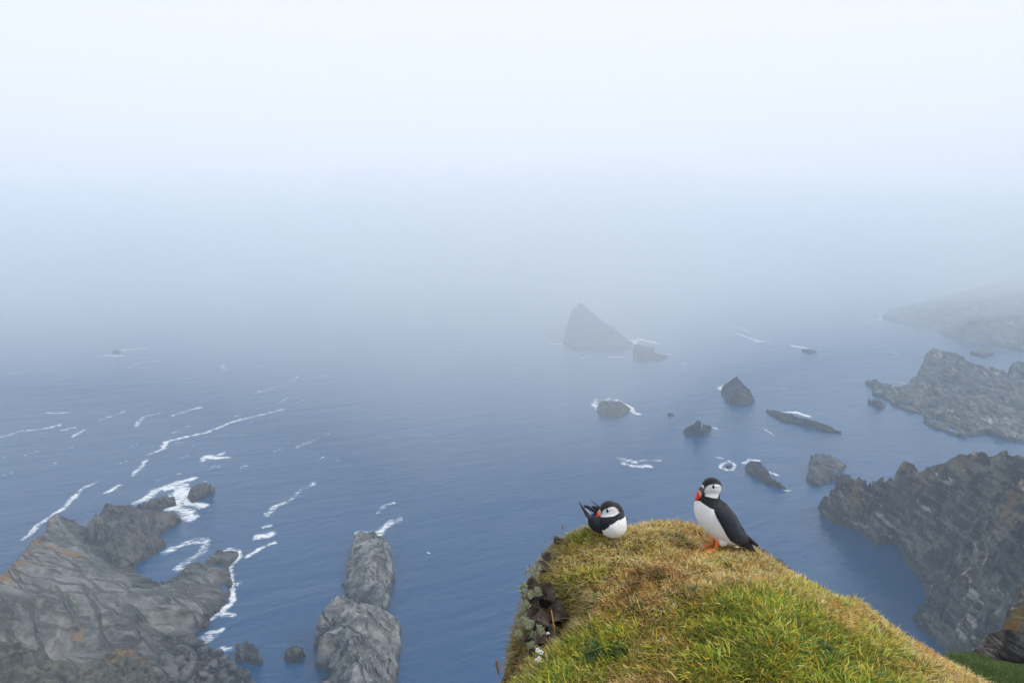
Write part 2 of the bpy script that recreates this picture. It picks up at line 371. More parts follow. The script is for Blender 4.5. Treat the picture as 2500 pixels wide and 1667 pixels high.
# ------------------------------------------------------------------ rocks rising from the sea
def inside(P, X, Y):
    r = np.zeros(X.shape, bool); n = len(P)
    for i in range(n):
        x1, y1 = P[i]; x2, y2 = P[(i + 1) % n]
        c = ((y1 > Y) != (y2 > Y)) & (X < (x2 - x1) * (Y - y1) / (y2 - y1 + 1e-12) + x1); r ^= c
    return r
def edge_dist(P, X, Y):
    d = np.full(X.shape, 1e9); n = len(P); zi = np.zeros(X.shape)
    for i in range(n):
        a = P[i, :2]; ab = P[(i + 1) % n, :2] - a
        t = np.clip(((X - a[0]) * ab[0] + (Y - a[1]) * ab[1]) / (ab @ ab + 1e-12), 0, 1)
        e = np.hypot(X - a[0] - t * ab[0], Y - a[1] - t * ab[1]); c = e < d; d = np.where(c, e, d)
        if P.shape[1] > 2: zi = np.where(c, P[i, 2] + t * (P[(i + 1) % n, 2] - P[i, 2]), zi)
    return d, zi
def rbf_fit(pts, lam=0.0, kern='lin'):
    n = len(pts); D = np.hypot(pts[:, None, 0] - pts[None, :, 0], pts[:, None, 1] - pts[None, :, 1])
    K = -D if kern == 'lin' else np.where(D > 0, D * D * np.log(D + 1e-9), 0)
    A = np.zeros((n + 3, n + 3)); A[:n, :n] = K + lam * np.eye(n); A[:n, n] = 1; A[:n, n + 1:] = pts[:, :2]; A[n, :n] = 1; A[n + 1:, :n] = pts[:, :2].T
    w = np.linalg.lstsq(A, np.concatenate([pts[:, 2], np.zeros(3)]), rcond=None)[0]
    def f(X, Y):
        r = w[n] + w[n + 1] * X + w[n + 2] * Y
        for i in range(n):
            d = np.hypot(X - pts[i, 0], Y - pts[i, 1])
            r = r + w[i] * (-d if kern == 'lin' else np.where(d > 0, d * d * np.log(d + 1e-9), 0))
        return r
    return f
def P3(p):
    """(px,py) on the sea, (px,py,z) at a height, (px,py,'Y',forward distance)"""
    if len(p) == 2: return at_z(p[0], p[1], 0.0)
    if len(p) == 4 and p[2] == 'A': return at_y(p[0], p[1], p[3])
    if len(p) == 4: return at_ref(p[0], p[1], p[3])
    return at_z(*p)
def blocks(X, Y, cell, seed):
    """fractured blocks: every cell of a jittered grid carries its own height and tilt"""
    gx, gy = np.floor(X / cell), np.floor(Y / cell); best = np.full(X.shape, 1e9); out_ = np.zeros(X.shape)
    for a in (-1, 0, 1):
        for c in (-1, 0, 1):
            ix, iy = gx + a, gy + c; z0 = np.zeros_like(ix)
            sx, sy = (ix + _hash(ix, iy, z0, seed)) * cell, (iy + _hash(ix, iy, z0, seed + 1)) * cell
            dx, dy = X - sx, Y - sy; d = dx * dx + dy * dy
            v = (_hash(ix, iy, z0, seed + 2) - .5) + ((_hash(ix, iy, z0, seed + 3) - .5) * dx + (_hash(ix, iy, z0, seed + 4) - .5) * dy) / cell * 1.3
            c_ = d < best; best = np.where(c_, d, best); out_ = np.where(c_, v, out_)
    return out_
def rock(name, label, mat, outline, inner=(), res=1.0, rough=0.8, steps=1.2, step_amp=0.6, dip=(0.4, 0.2), seed=1, steep=5.0, group=None, cat='rock', base=-2.0, lich=None, wob=0.35, kind=None, blk=1.0, lip=None):
    lip = min(2.0, 2.2 * res) if lip is None else lip
    P = np.array([P3(p) for p in outline]); I = np.array([P3(p) for p in inner]) if len(inner) else np.zeros((0, 3))
    # densify the outline and roughen it
    Q = []
    for i in range(len(P)):
        a, b_ = P[i], P[(i + 1) % len(P)]; n = max(1, int(np.linalg.norm(b_ - a) / (res * 5)))
        for k in range(n): Q.append(a + (b_ - a) * k / n)
    Q = np.array(Q)
    ctrl = np.concatenate([Q, I])
    if len(ctrl) > 260: ctrl = np.concatenate([Q[::2], I])
    f = rbf_fit(ctrl, lam=res * 0.02)
    lo = P[:, :2].min(0) - 4 * res - 1; hi = P[:, :2].max(0) + 4 * res + 1
    nx, ny = int((hi[0] - lo[0]) / res) + 1, int((hi[1] - lo[1]) / res) + 1
    X, Y = np.meshgrid(lo[0] + np.arange(nx) * res, lo[1] + np.arange(ny) * res)
    jx = (fbm(X / (8 * res), Y / (8 * res), None, seed, 3) - .5) * res * 3.0; jy = (fbm(X / (8 * res) + 9, Y / (8 * res), None, seed + 5, 3) - .5) * res * 3.0
    Xs, Ys = X + jx, Y + jy
    ins = inside(P[:, :2], Xs, Ys); d, zi = edge_dist(P, Xs, Ys); sd_ = np.where(ins, d, -d)
    Z = np.maximum(f(Xs, Ys), lip * (.2 + 1.6 * fbm(X / (9 * res), Y / (9 * res), None, seed + 3, 3)))
    Z = np.where(ins, Z, zi)
    amp = rough * np.clip(0.35 + sd_ / (5 * res), 0.15, 1.0)
    L1 = 14 * res
    Z = Z + amp * ((fbm(X / L1, Y / L1, Z / L1, seed + 2, 5, 0.55) - 0.5) * 2.2)
    # dipping beds: the surface breaks into treads and risers along the bedding
    s = (Z + X * dip[0] + Y * dip[1] + (fbm(X / (20 * res), Y / (20 * res), None, seed + 8, 3) - 0.5) * 1.5 * steps) / steps
    fr = s - np.floor(s); tread = smooth(0.62, 1.0, fr) - fr
    Z = Z + step_amp * steps * tread * np.clip(sd_ / (2 * res), 0, 1)
    rid = 1 - np.abs(fbm(X / (5 * res), Y / (5 * res), Z / (6 * res), seed + 21, 4) * 2 - 1)
    Z = Z + amp * 0.55 * (rid - 0.75)
    wx, wy = X + (fbm(X / (9 * res), Y / (9 * res), None, seed + 51, 2) - .5) * 8 * res, (Y + (fbm(X / (9 * res), Y / (9 * res), None, seed + 53, 2) - .5) * 8 * res) * 1.6
    Z = Z + rough * blk * (1.1 * blocks(wx, wy, 13 * res, seed + 60) + .6 * blocks(wx, wy, 5 * res, seed + 70)) * np.clip(sd_ / (3 * res) + .3, 0, 1)
    Z = np.where(sd_ < 0, Z + sd_ * steep, Z)
    Z = np.maximum(Z, base)
    ox = (fbm(X / (6 * res) + 3, Z / (3 * res), Y / (6 * res), seed + 31, 3) - 0.5) * res * 2.4 * wob / 0.35
    oy = (fbm(Y / (6 * res) + 7, Z / (3 * res), X / (6 * res), seed + 37, 3) - 0.5) * res * 2.4 * wob / 0.35
    V = np.stack([(X + ox).ravel(), (Y + oy).ravel(), Z.ravel()], 1)
    i = np.arange(ny - 1)[:, None] * nx; k = np.arange(nx - 1)[None, :]
    F = np.stack([(i + k).ravel(), (i + k + 1).ravel(), (i + nx + k + 1).ravel(), (i + nx + k).ravel()], 1)
    keep = (V[F][:, :, 2].max(1) > base + 0.02); F = F[keep]
    used = np.unique(F); idx = np.zeros(len(V), int); idx[used] = np.arange(len(used)); V = V[used]; F = idx[F]
    lv = np.zeros(len(V))
    for (lx, ly, lr, ls) in ([] if lich is None else [(*P3(q[0])[:2], q[1], q[2]) for q in lich]):
        lv = np.maximum(lv, ls * np.exp(-((V[:, 0] - lx) ** 2 + (V[:, 1] - ly) ** 2) / (2 * lr * lr)))
    o = mesh_np(name, V, F, mat, cols=lv, colname='lichen', smoothed=False)
    tag(o, label, None if kind == 'structure' else cat, group, kind)
    return o

SK = 'low rocks breaking the water'
# far and middle headlands on the right
rock('headland', 'highest and faintest headland, lost in the fog at the right edge', M_cliff2,
     [(2215,686,'A',2150),(2245,680,'A',2380),(2285,662,'A',2400),(2330,640,'A',2400),(2400,605,'A',2400),(2460,577,'A',2400),(2520,556,'A',2380),(2650,545,'A',2350),(2900,560,'A',2300),(2950,694),(2700,694),(2500,692),(2400,690),(2300,688)],
     [(2400,650,'A',2150),(2500,635,'A',2120),(2600,625,'A',2120)], res=15.0, rough=9, steps=12, step_amp=.5, seed=2, cat='headland')
rock('headland', 'pale low headland in fog at the right edge, behind the grey one', M_cliff2,
     [(2165,778),(2150,768,3),(2180,755,6),(2225,742,10),(2280,728,15),(2340,712,20),(2400,695,26),(2450,682,30),(2500,670,34),(2600,655,38),(2800,640,40),(2900,760,20),(2800,860),(2600,862),(2500,862),(2440,842),(2380,838),(2330,826),(2280,808),(2230,800),(2195,790)],
     [(2300,780,12),(2400,780,20),(2480,760,26),(2550,720,34)], res=6.0, rough=5, steps=6, step_amp=.5, seed=3, cat='headland')
rock('skerry', 'faint small rock in front of the farthest headland in fog', M_cliff2, [(2368,862),(2378,852,1),(2395,845,4),(2410,852,3),(2428,866),(2400,872)], res=1.2, rough=.8, seed=41, group=SK)
rock('headland', 'grey hazy headland in middle distance with white specks on its slope', M_cliff2,
     [(2115,934),(2138,924,'Y',387),(2157,932,'Y',375),(2183,940,'Y',364),(2215,940,'Y',360),(2225,921,'Y',366),(2244,913,'Y',366),(2252,890,'Y',368),(2266,860,'Y',371),(2283,847,'Y',372),(2302,856,'Y',370),(2336,861,'Y',366),(2383,883,'Y',358),(2417,898,'Y',352),(2431,895,'Y',350),(2472,912,'Y',344),(2478,884,'Y',350),(2510,880,'Y',350),(2650,880,'Y',345),(2850,960,'Y',320),(2850,1090),(2650,1085),(2500,1080),(2457,1075),(2410,1055),(2361,1070),(2306,1056),(2266,1040),(2262,1020),(2240,1010),(2215,1006),(2195,998),(2170,979),(2132,962),(2127,949)],
     [(2350,960,'Y',336),(2430,985,'Y',315),(2300,950,'Y',346),(2450,1035,'Y',300),(2290,900,'Y',360),(2380,925,'Y',346),(2230,965,'Y',350),(2180,955,'Y',366),(2320,1010,'Y',318),(2500,960,'Y',325)], res=1.5, rough=2.2, steps=3.0, step_amp=.7, seed=5, cat='headland', dip=(0.5, -0.1),
     lich=[((2283,850,'Y',370),6,.6)])
rock('cliff', 'dark layered cliff above the shaded cove on the right', M_cliff,
     [(1997,1228),(2005,1214,4),(2024,1194,9),(2053,1170,14),(2096,1158,19),(2122,1167,20),(2158,1158,22),(2196,1158,23.5),(2201,1125,27),(2230,1132,28),(2266,1143,28),(2295,1134,30),(2324,1111,33),(2378,1100,36.5),(2422,1111,37),(2443,1100,39),(2476,1107,39.5),(2500,1122,39.6),(2650,1130,44),(2850,1250,46),(3000,1500,40),(2900,1800,20),(2700,1900),(2300,1850),(2280,1720),(2290,1650),(2313,1588),(2270,1555),(2230,1527),(2230,1508),(2252,1483),(2266,1440),(2241,1407),(2216,1375),(2194,1335),(2176,1326),(2140,1331),(2118,1321),(2111,1306),(2075,1290),(2031,1278),(2006,1260)],
     [(2120,1240,7),(2200,1250,13),(2160,1200,16),(2300,1250,17),(2400,1250,28),(2300,1400,6),(2400,1400,22),(2480,1300,34),(2450,1500,22),(2350,1520,12),(2300,1330,12),(2400,1330,24),(2320,1480,10),(2480,1180,40),(2350,1180,30),(2250,1200,22),(2480,1420,30),(2060,1205,8)],
     res=0.72, rough=2.2, blk=1.5, steps=2.6, step_amp=.8, seed=8, cat='cliff', dip=(0.75, -0.25), wob=.6, steep=6,
     lich=[((2096,1160,19),3,.8),((2201,1127,27),4,.7),((2266,1143,28),5,.6),((2380,1102,36),7,.6),((2480,1200,39),7,.6),((2380,1380,20),4,.5)])

# the stack and the skerries
rock('sea_stack', 'tall pointed sea stack fading into the fog', M_stack,
     [(1377,843),(1379,822,'Y',497),(1388,785,'Y',502),(1399,753,'Y',505),(1410,744,'Y',506),(1420,740,'Y',506),(1432,748,'Y',505),(1453,768,'Y',503),(1475,785,'Y',502),(1498,802,'Y',500),(1525,822,'Y',498),(1546,840),(1535,850),(1522,855),(1490,858),(1463,860),(1425,858),(1394,855)],
     [(1425,775,'Y',496),(1415,800,'Y',492),(1450,800,'Y',492),(1480,825,'Y',490),(1440,835,'Y',485),(1400,830,'Y',488)], res=0.9, rough=1.8, steps=3.0, step_amp=.6, seed=12, cat='sea stack', dip=(.6, .2))
def sk(label, outl, inner=(), res=.55, rough=.6, seed=1, mat=None, **kw):
    return rock('skerry', label, mat or M_skerry, outl, inner, res=res, rough=rough, seed=seed, steps=kw.pop('steps', 1.1), step_amp=.7, group=SK, **kw)
sk('low foam-edged rock at the right foot of the tall sea stack', [(1548,868),(1550,842,8),(1562,840,9),(1574,846,7),(1596,843,4),(1586,858,4),(1606,862,3),(1631,871),(1606,881),(1547,881)], [(1560,858,7)], seed=14)
sk('pyramid-shaped dark rock right of centre, above the standing puffin', [(1763,966),(1764,946,3),(1775,934,7),(1784,926,10),(1799,917,13),(1810,930,10),(1818,940,9),(1833,955,6),(1842,980),(1828,988),(1813,991),(1779,986)], [(1800,945,9),(1790,960,6),(1815,965,5)], seed=15, rough=.9)
sk('broad low rock with white swash on both sides, above the resting puffin', [(1458,996),(1462,984,4),(1472,976,6),(1490,980,6),(1510,976,5),(1527,987,3),(1541,999),(1530,1010),(1508,1019),(1463,1018)], [(1485,995,5),(1510,995,4)], seed=16)
sk('tiny rock speck between the pyramid rock and the broad low rock', [(1628,1012),(1632,1006,1.5),(1640,1007,1.5),(1648,1012),(1640,1016)], res=.35, rough=.3, seed=17)
sk('small jagged rock with an upright tooth, left of the long blade rock', [(1667,1052),(1672,1043,3),(1682,1039,4),(1693,1042,3),(1698,1026,8),(1702,1021,9),(1715,1031,7),(1728,1036,4),(1740,1042),(1722,1054),(1705,1065),(1690,1062),(1672,1063)], [(1705,1042,5),(1685,1050,3)], seed=18, res=.45)
sk('long thin blade of rock slanting down to the right with foam on its back', [(1870,1003),(1887,999,2.5),(1932,1010,3.5),(1950,1018,3),(1971,1021,4),(2021,1036,3),(2057,1057),(2016,1055),(1966,1040),(1917,1032),(1880,1012)], [(1920,1020,3),(1990,1036,3)], seed=19, rough=.5)
sk('dark rock slanting right just above the standing puffin', [(1816,1143),(1820,1128,3),(1836,1124,4),(1853,1127,4),(1874,1145,2.5),(1866,1152,3),(1884,1162,3.5),(1902,1174,3),(1923,1196),(1905,1193),(1887,1188),(1833,1163)], [(1845,1142,4),(1880,1172,2.5)], seed=20, rough=.6)
sk('two-lobed dark rock off the tip of the dark cliff', [(1964,1164),(1972,1152,3),(1981,1145,4),(1982,1109,5),(2000,1106,6),(2017,1108,6),(2049,1121,4),(2067,1133,1),(2039,1143,3),(2046,1151,4),(2080,1158,4),(2070,1168),(2045,1174),(2020,1178),(2002,1189),(1975,1181)], [(2005,1130,5),(2000,1160,4),(2035,1160,3.5)], seed=22, rough=.9, mat=M_stack)
sk('small rock beside the low snout of the hazy middle headland', [(2120,980),(2124,969,4),(2135,972,4),(2149,977,4),(2161,989,1),(2149,997),(2136,994)], [(2140,983,3)], seed=23)
sk('small wave-washed rock with foam behind it, below the far foam lines', [(1958,856),(1966,851,2),(1980,852,2.5),(1997,859),(1980,863)], res=.6, rough=.4, seed=24)
sk('tiny wave-washed rock in foam far off on the left', [(272,861),(280,854,1.8),(292,853,1.8),(290,862),(278,865)], res=.5, rough=.4, seed=25)
sk('small half-drowned rock in a ring of foam near the standing puffin', [(1771,1141),(1774,1135,1.2),(1783,1133,1.2),(1787,1139),(1780,1144)], res=.35, rough=.3, seed=26)

# left: slab peninsula, islets, boulders
M_isl2 = rock_mat('brown_grey_islet_rock', (0.05, 0.048, 0.047), (0.095, 0.09, 0.086), (0.16, 0.15, 0.14), dip=(0.3, -0.35, 0.6), strata=0.5, lichen=0.2, joints=0.35)
sk('dark smooth boulder-like rock surrounded by bright surf on the left', [(457,1216),(464,1192,4),(480,1178,6),(499,1172,6),(514,1178,5),(521,1188,2),(510,1206),(490,1220),(470,1228)], [(490,1192,6),(480,1208,4)], seed=27, mat=M_isl2, res=.5)
sk('flat dark rock between the surf and the brown islet', [(326,1243),(338,1226,4),(366,1214,5),(395,1206,5),(420,1208,4),(428,1222,2),(408,1240),(380,1250),(345,1252)], [(380,1225,5)], seed=28, mat=M_isl2, res=.5)
rock('islet', 'brown-grey hump of rock behind the tilted slab, surf at its right end', M_isl2,
     [(213,1276,9),(222,1262,10),(231,1252,10),(245,1246,9),(257,1230,10),(289,1230,10),(310,1238,8),(329,1243,7),(380,1246,6),(423,1248,4),(441,1263,1),(425,1285),(398,1300),(385,1318),(401,1333),(383,1348),(347,1370),(315,1390),(300,1400),(270,1380),(240,1340),(220,1310)],
     [(290,1270,10),(340,1280,7),(280,1310,9),(330,1330,5),(300,1360,4),(370,1290,4)], res=.6, rough=1.2, steps=2.0, step_amp=.5, seed=30, cat='islet', dip=(.5, .3), lich=[((427,1283),4,.5),((400,1285),4,.4)])
rock('slab_peninsula', 'big tilted grey slab of rock with an orange lichen ridge on the left', M_slab,
     [(138,1262),(132,1252,4),(118,1272,6),(108,1300,8),(75,1320,11),(60,1345,12),(20,1385,15),(0,1405,16),(-60,1460,20),(-160,1540,24),(-300,1700,26),(-250,1900,20),(100,1850,8),(380,1800,2),(420,1700),(445,1640),(459,1600),(470,1566),(481,1547),(505,1531),(517,1506),(540,1490),(557,1461),(565,1425),(558,1390),(575,1362),(582,1354),(564,1349),(528,1350),(502,1380),(466,1380),(437,1402),(408,1420),(380,1424),(361,1420),(340,1408),(296,1376),(270,1340),(235,1305),(180,1275)],
     [(170,1320,7),(230,1370,5),(120,1360,11),(60,1430,14),(150,1430,10),(250,1440,7.5),(330,1460,6),(0,1450,17),(100,1480,11.5),
      (200,1494,8.5),(270,1494,7.5),(340,1494,6.3),(410,1492,5.2),(470,1488,4.5),(200,1515,6.6),(270,1514,5.4),(340,1513,4.3),(410,1511,3.4),(470,1507,2.8),
      (140,1540,7.5),(190,1524,6.5),(270,1527,5.4),(340,1528,4.3),(410,1528,3.4),(480,1527,2.4),(140,1572,4.4),(190,1554,3.8),(270,1552,3.0),(340,1551,2.2),(410,1550,1.5),(480,1546,.8),
      (460,1450,4),(520,1430,4),(490,1410,3),(540,1380,2.5),(540,1460,2.5),(230,1590,3.2),(330,1590,2.2),(420,1585,1.4),(60,1580,6),(0,1492,15.5),(50,1490,13.5),(0,1518,12),(60,1514,11)],
     res=.55, rough=.42, blk=.8, steps=4.2, step_amp=.45, seed=33, cat='rock', dip=(.05, .30),
     lich=[((118,1275,6),2.5,1.1),((100,1300,8.5),2.2,1.1),((85,1315,10.5),2.2,1.1),((62,1340,12),2.2,1.1),((40,1365,14),2.6,1.1),((18,1388,15),2.6,1.1),((0,1402,16),2.6,1.),((150,1336,8),1.5,1.1),((172,1342,7.5),1.6,1.1),((196,1350,7),1.8,1.1),((130,1328,9),1.6,1.),((290,1385,3),2,.7),((185,1508,9),2,.7),((115,1378,10),2,.5)])
rock('outcrop', 'orange lichen-topped outcrop on the grassy cliff foot at the bottom left', M_lichrock,
     [(372,1640,'Y',112),(368,1622,'Y',117),(345,1602,'Y',119),(335,1586,'Y',120),(318,1580,'Y',121),(290,1586,'Y',120),(270,1600,'Y',118),(245,1612,'Y',117),(190,1622,'Y',115),(150,1612,'Y',116),(100,1588,'Y',119),(50,1572,'Y',121),(0,1563,'Y',122),(-150,1550,'Y',122),(-150,1900,'Y',85),(200,1900,'Y',86),(380,1850,'Y',92),(380,1740,'Y',100)],
     [(300,1640,'Y',112),(200,1680,'Y',106),(80,1650,'Y',110)], res=.5, rough=2.2, steps=1.6, step_amp=.8, seed=36, cat='outcrop', dip=(.2, .5),
     lich=[((320,1584,'Y',120),2.2,.9),((296,1592,'Y',119),1.6,.9),((268,1604,'Y',117),1.3,.8),((352,1612,'Y',118),1.5,.9),((368,1635,'Y',114),1.5,.8),((215,1660,'Y',108),1.,.6)])
rock('islet', 'far block of the long pale islet, wave breaking at its tip', M_islet,
     [(870,1298,1),(879,1294,3),(888,1302,3),(908,1298,3),(920,1307,2),(938,1309,2),(946,1319,5),(948,1358,8),(959,1370,6),(965,1397,2),(956,1420,1),(953,1456,1),(941,1486,1),(914,1478,2),(879,1464,2),(849,1452,1),(838,1428),(834,1421,1),(852,1414,2),(849,1390,2),(855,1352,2),(862,1325,2)],
     [(900,1330,6),(920,1360,9),(890,1390,8),(920,1420,8),(890,1440,5)], res=.5, rough=1.3, steps=1.5, step_amp=.6, seed=44, cat='islet', dip=(-.3, .5))
rock('islet', 'near block of the long pale islet, split by a curving crack', M_islet,
     [(828,1450,12),(804,1465,12),(779,1495,9),(798,1516,7),(810,1531,6),(781,1546,8),(790,1570,6),(810,1596,3),(808,1618,1),(792,1650),(785,1700),(820,1780),(940,1780),(966,1668),(972,1636,1),(969,1596,2),(975,1566,2),(974,1528,2),(968,1504,4),(944,1489,6),(914,1480,9),(876,1468,11),(849,1456,12)],
     [(860,1500,12),(920,1520,9),(850,1560,11),(920,1580,7),(870,1620,9),(930,1630,5),(860,1667,7),(900,1700,5)], res=.5, rough=1.4, steps=1.8, step_amp=.6, seed=46, cat='islet', dip=(-.3, .5),
     lich=[((783,1497,9),1.5,.5),((785,1548,8),2,.5),((822,1570,9),1.5,.4)])
rock('boulder', 'large angular boulder standing in the water beside the boulder beach', M_slab, [(578,1585),(580,1563,5),(600,1559,5.5),(622,1570,5),(632,1588,3.5),(640,1608,1),(632,1620),(612,1620),(592,1606)], [(600,1580,5.2),(618,1592,4)], res=.35, rough=.5, steps=1.4, step_amp=.4, seed=50, cat='boulder')
rock('boulder', 'rounded boulder alone in the water between boulder beach and pale islet', M_isl2, [(693,1602),(697,1582,2.5),(715,1570,3.5),(735,1572,3),(745,1586,1.5),(738,1606),(716,1619),(700,1616)], [(718,1588,3.2)], res=.35, rough=.5, steps=1.4, step_amp=.4, seed=52, cat='boulder')
# boulder beach
def boulder_mesh(seed):
    bm = bmesh.new(); bmesh.ops.create_icosphere(bm, subdivisions=2, radius=1.0)
    r = random.Random(seed); planes = []
    for _ in range(9):
        n = Vector((r.gauss(0, 1), r.gauss(0, 1), r.gauss(0, 1))).normalized(); planes.append((n, r.uniform(.5, .85)))
    for v in bm.verts:
        for n, d in planes:
            e = v.co.dot(n) - d
            if e > 0: v.co -= n * e * 0.92
        v.co *= r.uniform(.96, 1.04)
    me = bpy.data.meshes.new('boulder'); bm.to_mesh(me); bm.free(); me.materials.append(M_boul); return me
M_boul = rock_mat('beach_boulder_rock', (0.045, 0.047, 0.05), (0.095, 0.096, 0.098), (0.17, 0.168, 0.16), strata=0.9, lichen=0.2, wet=1.6, size=.5)
bms = [boulder_mesh(i) for i in range(7)]
rb = random.Random(77); placed = []
for i in range(2500):
    px, py = rb.uniform(370, 625), rb.uniform(1548, 1700)
    # beach wedge: left edge runs from the outcrop, right edge out to x~620 at the bottom
    if px > 470 + (py - 1545) * 1.25 or px < 375 + max(0, 1600 - py) * 0.75: continue
    s = rb.choice([.5, .6, .7, .9, 1.1, 1.4, 1.9, 2.5]) * rb.uniform(.8, 1.15)
    p = at_z(px, py, 0.5)
    if any((p[0] - q[0]) ** 2 + (p[1] - q[1]) ** 2 < (0.62 * (s + q[2])) ** 2 for q in placed): continue
    placed.append((p[0], p[1], s))
    o = bpy.data.objects.new('boulder', bms[i % 7]); link(o)
    o.location = (p[0], p[1], 0.35 + rb.uniform(-.1, .3) + 0.10 * s); o.rotation_euler = (rb.uniform(0, 6), rb.uniform(0, 6), rb.uniform(0, 6))
    o.scale = (s * rb.uniform(.8, 1.3), s * rb.uniform(.8, 1.2), s * rb.uniform(.55, .8))
    tag(o, 'dark angular boulder among many on the beach below the slab', 'boulder', 'boulders of the beach under the slab')
    if len(placed) > 170: break
rock('beach', 'dark shelf under the boulder beach', M_skerry, [(372,1560,.5),(470,1550,.4),(500,1575,.4),(540,1600,.3),(590,1650,.3),(630,1690,.2),(640,1760,.2),(400,1790,.5),(366,1660,.5)], res=.8, rough=.3, steps=1, step_amp=.2, seed=60, lip=.2, kind='structure')

# ------------------------------------------------------------------ the grassy knoll in front
def turf_field(poly, inner, lam=1e-4):
    Q = []
    for i in range(len(poly)):
        a, b_ = poly[i], poly[(i + 1) % len(poly)]; n = max(1, int(np.linalg.norm(b_ - a) / 0.25))
        for k in range(n): Q.append(a + (b_ - a) * k / n)
    ctrl = np.concatenate([np.array(Q), inner]); f = rbf_fit(ctrl, lam=lam, kern='lin')
    def z_of(X, Y, bumps=1.0, drop=3.2, rnd=0.022, edge=0.10):
        ins = inside(poly[:, :2], X, Y); d, zi = edge_dist(poly, X, Y)
        Z = np.where(ins, f(X, Y), zi)
        b = (fbm(X * 3.2, Y * 3.2, None, 71, 3) - .5) * 0.045 + (fbm(X * 11, Y * 11, None, 75, 3) - .5) * 0.03
        Z = Z + bumps * b * np.where(ins, np.clip(0.35 + d / edge * .65, 0, 1), .35)
        Z = Z - rnd * np.where(ins, (1 - smooth(0, edge, d)) ** 1.5, 1.0)
        Z = np.where(ins, Z, Z - d * drop)
        return Z, np.where(ins, d, -d)
    return z_of
def soil_mat(name, a, b_, c):
    m, nt, b = new_mat(name); g = N(nt, 'ShaderNodeNewGeometry')
    f = noise(nt, g.outputs['Position'], 38, 7, .7); f2 = noise(nt, g.outputs['Position'], 5, 3, .6)
    col = ramp(nt, math_(nt, 'ADD', math_(nt, 'MULTIPLY', f, .6), math_(nt, 'MULTIPLY', f2, .4)), [(.35, a), (.5, b_), (.66, c)])
    nt.links.new(col, b.inputs['Base Color']); b.inputs['Roughness'].default_value = 1; b.inputs['Specular IOR Level'].default_value = .1
    bp = N(nt, 'ShaderNodeBump'); setin(bp, Strength=1, Distance=.015); nt.links.new(f, bp.inputs['Height']); nt.links.new(bp.outputs[0], b.inputs['Normal'])
    return m
M_soil = soil_mat('dry_turf', (0.03, 0.021, 0.008), (0.085, 0.062, 0.022), (0.17, 0.13, 0.05))
M_soilg = soil_mat('green_turf', (0.014, 0.022, 0.006), (0.04, 0.06, 0.014), (0.08, 0.10, 0.03))

KN_px = [(1262,1660,98.80),(1290,1622,98.81),(1318,1590,98.82),(1372,1556,98.83),(1400,1530,98.83),(1392,1500,98.835),(1340,1468,98.84),(1306,1432,98.845),(1312,1392,98.86),(1345,1330,98.88),(1378,1300,98.895),(1410,1285,98.91),(1450,1280,98.925),(1530,1280,98.935),(1565,1268,98.935),(1610,1259,98.935),(1650,1257,98.935),(1695,1263,98.935),(1760,1285,98.93),(1835,1318,98.92),(1870,1340,98.91),(1905,1366,98.90),(1960,1402,98.885),(2030,1445,98.87),(2060,1450,98.866),(2085,1446,98.865),(2110,1460,98.862),(2140,1492,98.855),(2200,1535,98.845),(2300,1588,98.83),(2380,1630,98.81),(2460,1672,98.80)]
KN = np.array([at_k(*p) for p in KN_px] + [np.array(p) for p in ((1.62, 0.95, 98.82), (1.9, 0.1, 98.8), (2.2, -3, 98.8), (-1.3, -3, 98.8), (-0.9, -0.3, 98.8), (-0.55, 0.7, 98.82), (-0.2, 1.3, 98.86))])
KN_in = np.array([at_k(*p) for p in ((1735,1345,98.945),(1497,1314,98.945),(1620,1330,98.95),(1560,1390,98.95),(1650,1450,98.975),(1850,1480,99.01),(1900,1560,99.035),(1900,1640,99.04),(1700,1600,98.985),(1700,1520,98.975),(1500,1600,98.9),(1400,1620,98.85),(2050,1600,98.985),(2000,1500,98.96),(2180,1640,98.93),(1450,1470,98.90),(1450,1400,98.92),(1840,1400,98.95),(2250,1640,98.88))] + [np.array((.4, .4, 99.0)), np.array((.4, -1.5, 98.95))])
kn_z = turf_field(KN, KN_in)
def ground(x, y): return float(kn_z(np.array([x]), np.array([y]))[0][0])
def grid_mesh(name, xs, ys, zf, mat, cut=None, parent=None):
    X, Y = np.meshgrid(xs, ys); Z, d = zf(X, Y); V = np.stack([X.ravel(), Y.ravel(), Z.ravel()], 1)
    nx, ny = len(xs), len(ys); i = np.arange(ny - 1)[:, None] * nx; k = np.arange(nx - 1)[None, :]
    F = np.stack([(i + k).ravel(), (i + k + 1).ravel(), (i + nx + k + 1).ravel(), (i + nx + k).ravel()], 1)
    if cut is not None: F = F[(d.ravel()[F].max(1) > cut)]
    used = np.unique(F); idx = np.zeros(len(V), int); idx[used] = np.arange(len(used))
    return mesh_np(name, V[used], idx[F], mat, parent=parent)
xs = np.concatenate([np.arange(-2, -.35, .06), np.arange(-.35, 1.75, .0125), np.arange(1.76, 3, .06)])
ys = np.concatenate([np.arange(-3.6, .8, .06), np.arange(.8, 2.95, .0125), np.arange(2.96, 3.6, .06)])
knoll = grid_mesh('knoll', xs, ys, kn_z, M_soil, cut=-.5); tag(knoll, 'grassy knoll on the cliff edge with dry turf', None, kind='structure')
M_near = rock_mat('near_schist', (0.03, 0.028, 0.027), (0.085, 0.082, 0.08), (0.24, 0.235, 0.23), dip=(.3, .5, .7), strata=.5, lichen=.15, size=.03, wet=.01)
